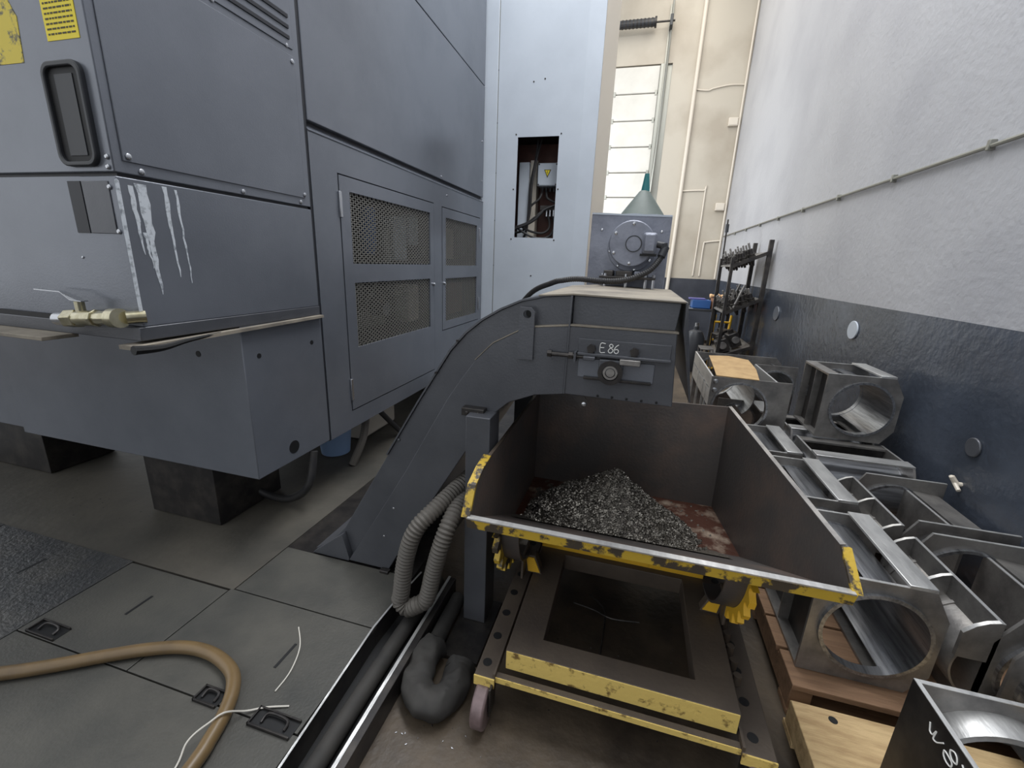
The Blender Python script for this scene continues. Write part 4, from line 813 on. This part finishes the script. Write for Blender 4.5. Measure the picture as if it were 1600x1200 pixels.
B(1.03, 1.13, 3.60, 3.9, 0.60, 0.612).build('top_bar', 'bright', c)
MB().arc((0.815, 0.682), 0.18, 0.186, 'y', 3.7, 4.38, -0.9, 1.1, 20).build('half_shell', 'shell', c)
B(1.03, 1.042, 3.382, 4.0, 0.7, z1).build('web', 'bright', c); B(0.606, 0.618, 3.382, 4.38, z1 - 0.10, z1).build('top_rail', 'bright', c)
B(0.606, 0.618, 3.382, 4.38, z1 - 0.23, z1 - 0.115).build('mid_rail', 'bright', c)
for yy in (3.382, 3.55, 3.7, 4.0, 4.36): B(0.604, 0.620, yy, yy + 0.016, z0, z1 - 0.1).build('side_slat', 'bright', c)
for zz in (0.865, 0.80): bolt(c, (0.635, 3.37, zz), 'y', -1, 0.018, 0.005, 'chrome', 'plug_weld')
tag(MB().sheet([(0.635, 3.385, z1 + 0.002), (0.915, 3.36, z1 + 0.002), (0.97, 3.7, z1 + 0.010), (1.0, 4.1, z1 + 0.006), (0.85, 4.16, z1 + 0.016), (0.69, 4.15, z1 + 0.008), (0.66, 3.7, z1 + 0.004)], (0, 0, 0.006)).build('cardboard_sheet', 'card'), 'brown cardboard sheet lying on the double steel frame', 'cardboard')
# chalk marked frame in the foreground
c = thing('chalk_marked_frame', 'dark steel frame with white chalk marks in the near right corner', 'steel frame', (1.05, 1.0, ZB))
x0, x1, yb, zt_ = 0.865, 1.25, 1.215, 0.573
B(x0, x0 + 0.013, 0.70, yb + 0.013, ZB, zt_).build('side_plate', 'darksteel', c, 0.001)
B(x0 + 0.0005, x0 + 0.0125, 0.70, yb + 0.0125, zt_, zt_ + 0.002).build('cut_edge', 'bright', c)
p = MB().holeplate([(x0 + 0.013, ZB), (x1, ZB), (x1, zt_), (x0 + 0.013, zt_)], (x0 + 0.195, 0.362), 0.165, 'y', yb, yb + 0.013).build('end_plate', 'steel', c)
B(x0 + 0.013, x1, yb, yb + 0.0125, zt_, zt_ + 0.002).build('cut_edge', 'bright', p)
MB().arc((x0 + 0.195, 0.362), 0.155, 0.172, 'y', yb - 0.07, yb + 0.012, 0, 2 * PI, 48).build('ring', 'bright', p)
MB().arc((x0 + 0.195, 0.362), 0.146, 0.154, 'y', 0.74, yb - 0.07, -1.9, 0.9, 24).build('half_shell', 'shell', c)
m = MB()
for st in ([(1.1304, 0.5355), (1.1263, 0.5244), (1.1223, 0.5153), (1.1125, 0.5161), (1.1053, 0.5359), (1.1068, 0.5117), (1.0962, 0.5119), (1.0855, 0.5236), (1.077, 0.5344)],
           [(1.0688, 0.5219), (1.0668, 0.5128), (1.0596, 0.5071), (1.0499, 0.5053), (1.0387, 0.5089), (1.0386, 0.52), (1.0498, 0.5234), (1.0632, 0.524), (1.0688, 0.5219)],
           [(1.0546, 0.5429), (1.0517, 0.5343), (1.0412, 0.5279), (1.0287, 0.5325), (1.0328, 0.5458), (1.0432, 0.5503), (1.0546, 0.5429)],
           [(1.0155, 0.55), (1.0119, 0.5466), (1.0, 0.542)]):
    m.tube([(x0 - 0.001, a_, b_) for a_, b_ in st], 0.0019, 6, 5)
m.build('chalk_mark', 'chalk', c, label='white handwritten W 8')

# ------------------------------------------------------------------ slanted tool rack by the right wall
rk = thing('tool_rack', 'dark steel rack with slanted shelves leaning against the right wall', 'rack', (1.45, 7.3, 0))
YA_, YB_ = 6.85, 7.74
for yy in (YA_, YB_):
    B(1.22, 1.262, yy - 0.02, yy + 0.02, 0, 1.825).build('front_post', 'darksteel', rk, 0.003)
    B(1.655, 1.71, yy - 0.025, yy + 0.025, 0, 2.07).build('rear_post', 'darksteel', rk, 0.003)
def shelf(za, zb):
    MB().prism([(1.24, za), (1.68, zb), (1.68, zb + 0.02), (1.24, za + 0.02)], 'y', YA_, YB_).build('shelf', 'steel', rk, 0.002)
    for yy in (YA_ - 0.03, YB_ + 0.005): MB().prism([(1.24, za - 0.02), (1.68, zb - 0.02), (1.68, zb + 0.03), (1.24, za + 0.03)], 'y', yy, yy + 0.025).build('shelf_side', 'darksteel', rk)
SH = ((1.70, 1.90), (1.05, 1.27), (0.40, 0.60))
for za, zb in SH: shelf(za, zb)
# tool holders standing through the shelves
hold = None
def holder(x, y, z, label, group, s=1.0, tilt=(0, 0)):
    t = thing('tool_holder', label, 'tool holder', (x, y, z), 0, group); t.rotation_euler = (tilt[0], tilt[1], 0)
    H = HM.setdefault('mesh', None)
    if H is None:
        a = MB().lathe([(0.012, -0.10), (0.032, 0.0), (0.045, 0.0), (0.045, 0.012), (0.038, 0.016), (0.038, 0.02), (0.045, 0.024), (0.045, 0.036), (0.03, 0.04), (0.028, 0.09), (0.022, 0.095)], (0, 0, 0), 14).build('taper_body', 'darksteel', t, local=True)
        b = MB().lathe([(0.012, 0.09), (0.012, 0.16), (0.008, 0.165)], (0, 0, 0), 10).build('cutter', 'steel', t, local=True)
        HM['mesh'] = (a.data, b.data)
    else:
        for nm, me in (('taper_body', H[0]), ('cutter', H[1])):
            o = D.objects.new(nm, me); COL.objects.link(o); o.parent = t
    t.scale = (s, s, s); return t
HM = {}
random.seed(11)
slope = math.atan2(0.21, 0.44)
for s_i, (nr, nc) in enumerate(((5, 3), (6, 4))):
    za, zb = SH[s_i]; lab = ('dark tool holder standing in the top slanted rack shelf', 'dark tool holder standing in the middle slanted rack shelf')[s_i]
    for i in range(nr):
        for j in range(nc):
            f = (j + 0.6) / (4.6); x = 1.24 + 0.44 * f; y = YA_ + 0.09 + (YB_ - YA_ - 0.15) * i / (nr - 1)
            holder(x, y, za + (zb - za) * f + 0.026, lab, 'tool holders on the top shelf' if s_i == 0 else 'tool holders on the middle shelf', random.uniform(0.85, 1.25), (0, -slope * 0.8))
for k, (x, y) in enumerate(((1.36, 6.90), (1.4, 7.40))):
    tag(MB().cyl((x, y, 1.14), (x + 0.10, y, 1.46), 0.014, 10).build('boring_bar', 'steel'), ('slim grey boring bar leaning out of the middle shelf', 'second slim boring bar leaning out of the middle shelf')[k], 'boring bar')
rd = thing('threaded_rod', 'tall thin dark rod standing upright at the far rack post', 'rod', (1.28, 7.78, 0))
MB().cyl((1.30, 7.80, 0.0), (1.25, 7.80, 2.41), 0.012, 10).build('shaft', 'darksteel', rd); MB().cyl((1.256, 7.80, 2.22), (1.253, 7.80, 2.34), 0.026, 12).build('coupler', 'greydark', rd); MB().cyl((1.285, 7.80, 0.85), (1.275, 7.80, 1.15), 0.024, 12).build('sleeve', 'greydark', rd)
# machined blocks on the lowest shelf
for k, (x, y, dx, dz, lb) in enumerate(((1.34, 6.98, 0.16, 0.17, 'dark machined block at the front of the lowest rack shelf'), (1.50, 7.05, 0.14, 0.20, 'dark machined block in the middle of the lowest rack shelf'), (1.42, 7.45, 0.2, 0.2, 'dark machined block at the back of the lowest rack shelf'))):
    zf = 0.42 + (x - 1.24) / 0.44 * 0.2 + 0.05
    t = thing('machined_block', lb, 'machine part', (x, y, zf)); t.rotation_euler = (0, -slope, 0.15 * k)
    B(-dx / 2, dx / 2, -0.09, 0.09, -0.02, dz).build('body', 'darksteel', t, 0.012, local=True); MB().cyl((0, -0.09, dz * 0.5), (0, -0.13, dz * 0.5), 0.05, 18).build('boss', 'steel', t, local=True); MB().cyl((0, 0, dz), (0, 0, dz + 0.05), 0.04, 18).build('neck', 'darksteel', t, local=True)

# ------------------------------------------------------------------ bench with boxes beyond the rack
bn = thing('work_bench', 'dark work bench with boxes at the far end', 'bench', (1.2, 8.6, 0))
B(0.85, 1.62, 8.3, 8.95, 0.94, 0.98).build('top', 'greydark', bn, 0.004)
for x in (0.87, 1.56):
    for y in (8.32, 8.89): B(x, x + 0.045, y, y + 0.045, 0, 0.94).build('leg', 'darksteel', bn)
B(0.87, 1.6, 8.85, 8.9, 0.3, 0.36).build('rail', 'darksteel', bn)
t = thing('blue_crate', 'blue plastic crate on the far bench', 'crate', (1.12, 8.5, 0.98))
ring_z(0.98, 1.28, 8.36, 8.66, 1.0, 1.26, 8.38, 8.64, 0.98, 1.13).build('wall', 'blue', t, 0.004); B(0.98, 1.28, 8.36, 8.66, 0.981, 0.995).build('base', 'blue', t)
t = thing('brown_carton', 'brown carton on the far bench behind the rack post', 'carton', (1.42, 8.5, 0.98))
B(1.31, 1.56, 8.36, 8.62, 0.98, 1.16).build('body', 'brownbox', t, 0.004); B(1.31, 1.56, 8.485, 8.5, 1.16, 1.1615).build('tape', 'card', t)
random.seed(4)
m = MB().tube([(1.26, 8.46, 1.2), (1.36, 8.46, 1.215), (1.46, 8.47, 1.21), (1.58, 8.46, 1.19)], lambda t: 0.03 + 0.012 * math.sin(t * 19), 12, 6); tag(m.build('packaging_roll', 'peach'), 'peach coloured soft packaging on top of the brown carton', 'packaging')
tag(B(0.93, 1.2, 8.4, 8.64, 1.131, 1.155).build('document_folder', 'purple', bevel=0.004), 'indigo folder lying on the blue crate', 'folder')
tag(MB().sheet([(0.88, 8.31, 0.982), (1.0, 8.30, 0.982), (0.985, 8.345, 0.982), (0.90, 8.345, 0.982)], (0, 0, 0.003)).build('paper_sheet', 'white'), 'white crumpled paper at the front of the far bench', 'paper')
t = thing('dark_gas_canister', 'dark round canister on the floor before the far bench', 'canister', (1.05, 7.6, 0))
MB().lathe([(0.14, 0), (0.15, 0.02), (0.15, 0.55), (0.10, 0.66), (0.04, 0.69), (0.04, 0.74)], (1.03, 7.75, 0), 24).build('body', 'greydark', t); MB().cyl((1.03, 7.75, 0.74), (1.03, 7.75, 0.80), 0.03, 12).build('valve', 'chrome', t)
t = thing('yellow_hand_truck', 'yellow tubular hand truck frame behind the rack', 'hand truck', (1.4, 8.1, 0))
for x in (1.3, 1.55): MB().tube([(x, 8.0, 0.05), (x + 0.02, 8.05, 0.5), (x + 0.05, 8.12, 0.92)], 0.022, 10, 4).build('rail', 'amber', t)
for z in (0.2, 0.5, 0.8): MB().cyl((1.30 + z * 0.05, 8.0 + z * 0.12, z), (1.55 + z * 0.05, 8.0 + z * 0.12, z), 0.018, 10).build('rung', 'amber', t)
for x in (1.26, 1.60): MB().cyl((x - 0.02, 8.02, 0.09), (x + 0.02, 8.02, 0.09), 0.09, 20).build('wheel', 'rubber', t)
B(1.28, 1.57, 7.86, 8.0, 0.02, 0.035).build('toe_plate', 'amber', t)
t = thing('work_stool', 'small square steel stool between canister and rack', 'stool', (1.18, 7.3, 0))
B(1.02, 1.2, 6.9, 7.2, 0.50, 0.52).build('seat', 'steel', t, 0.003)
for x in (1.02, 1.185):
    for y in (6.9, 7.185): B(x, x + 0.015, y, y + 0.015, 0, 0.5).build('leg', 'steel', t)
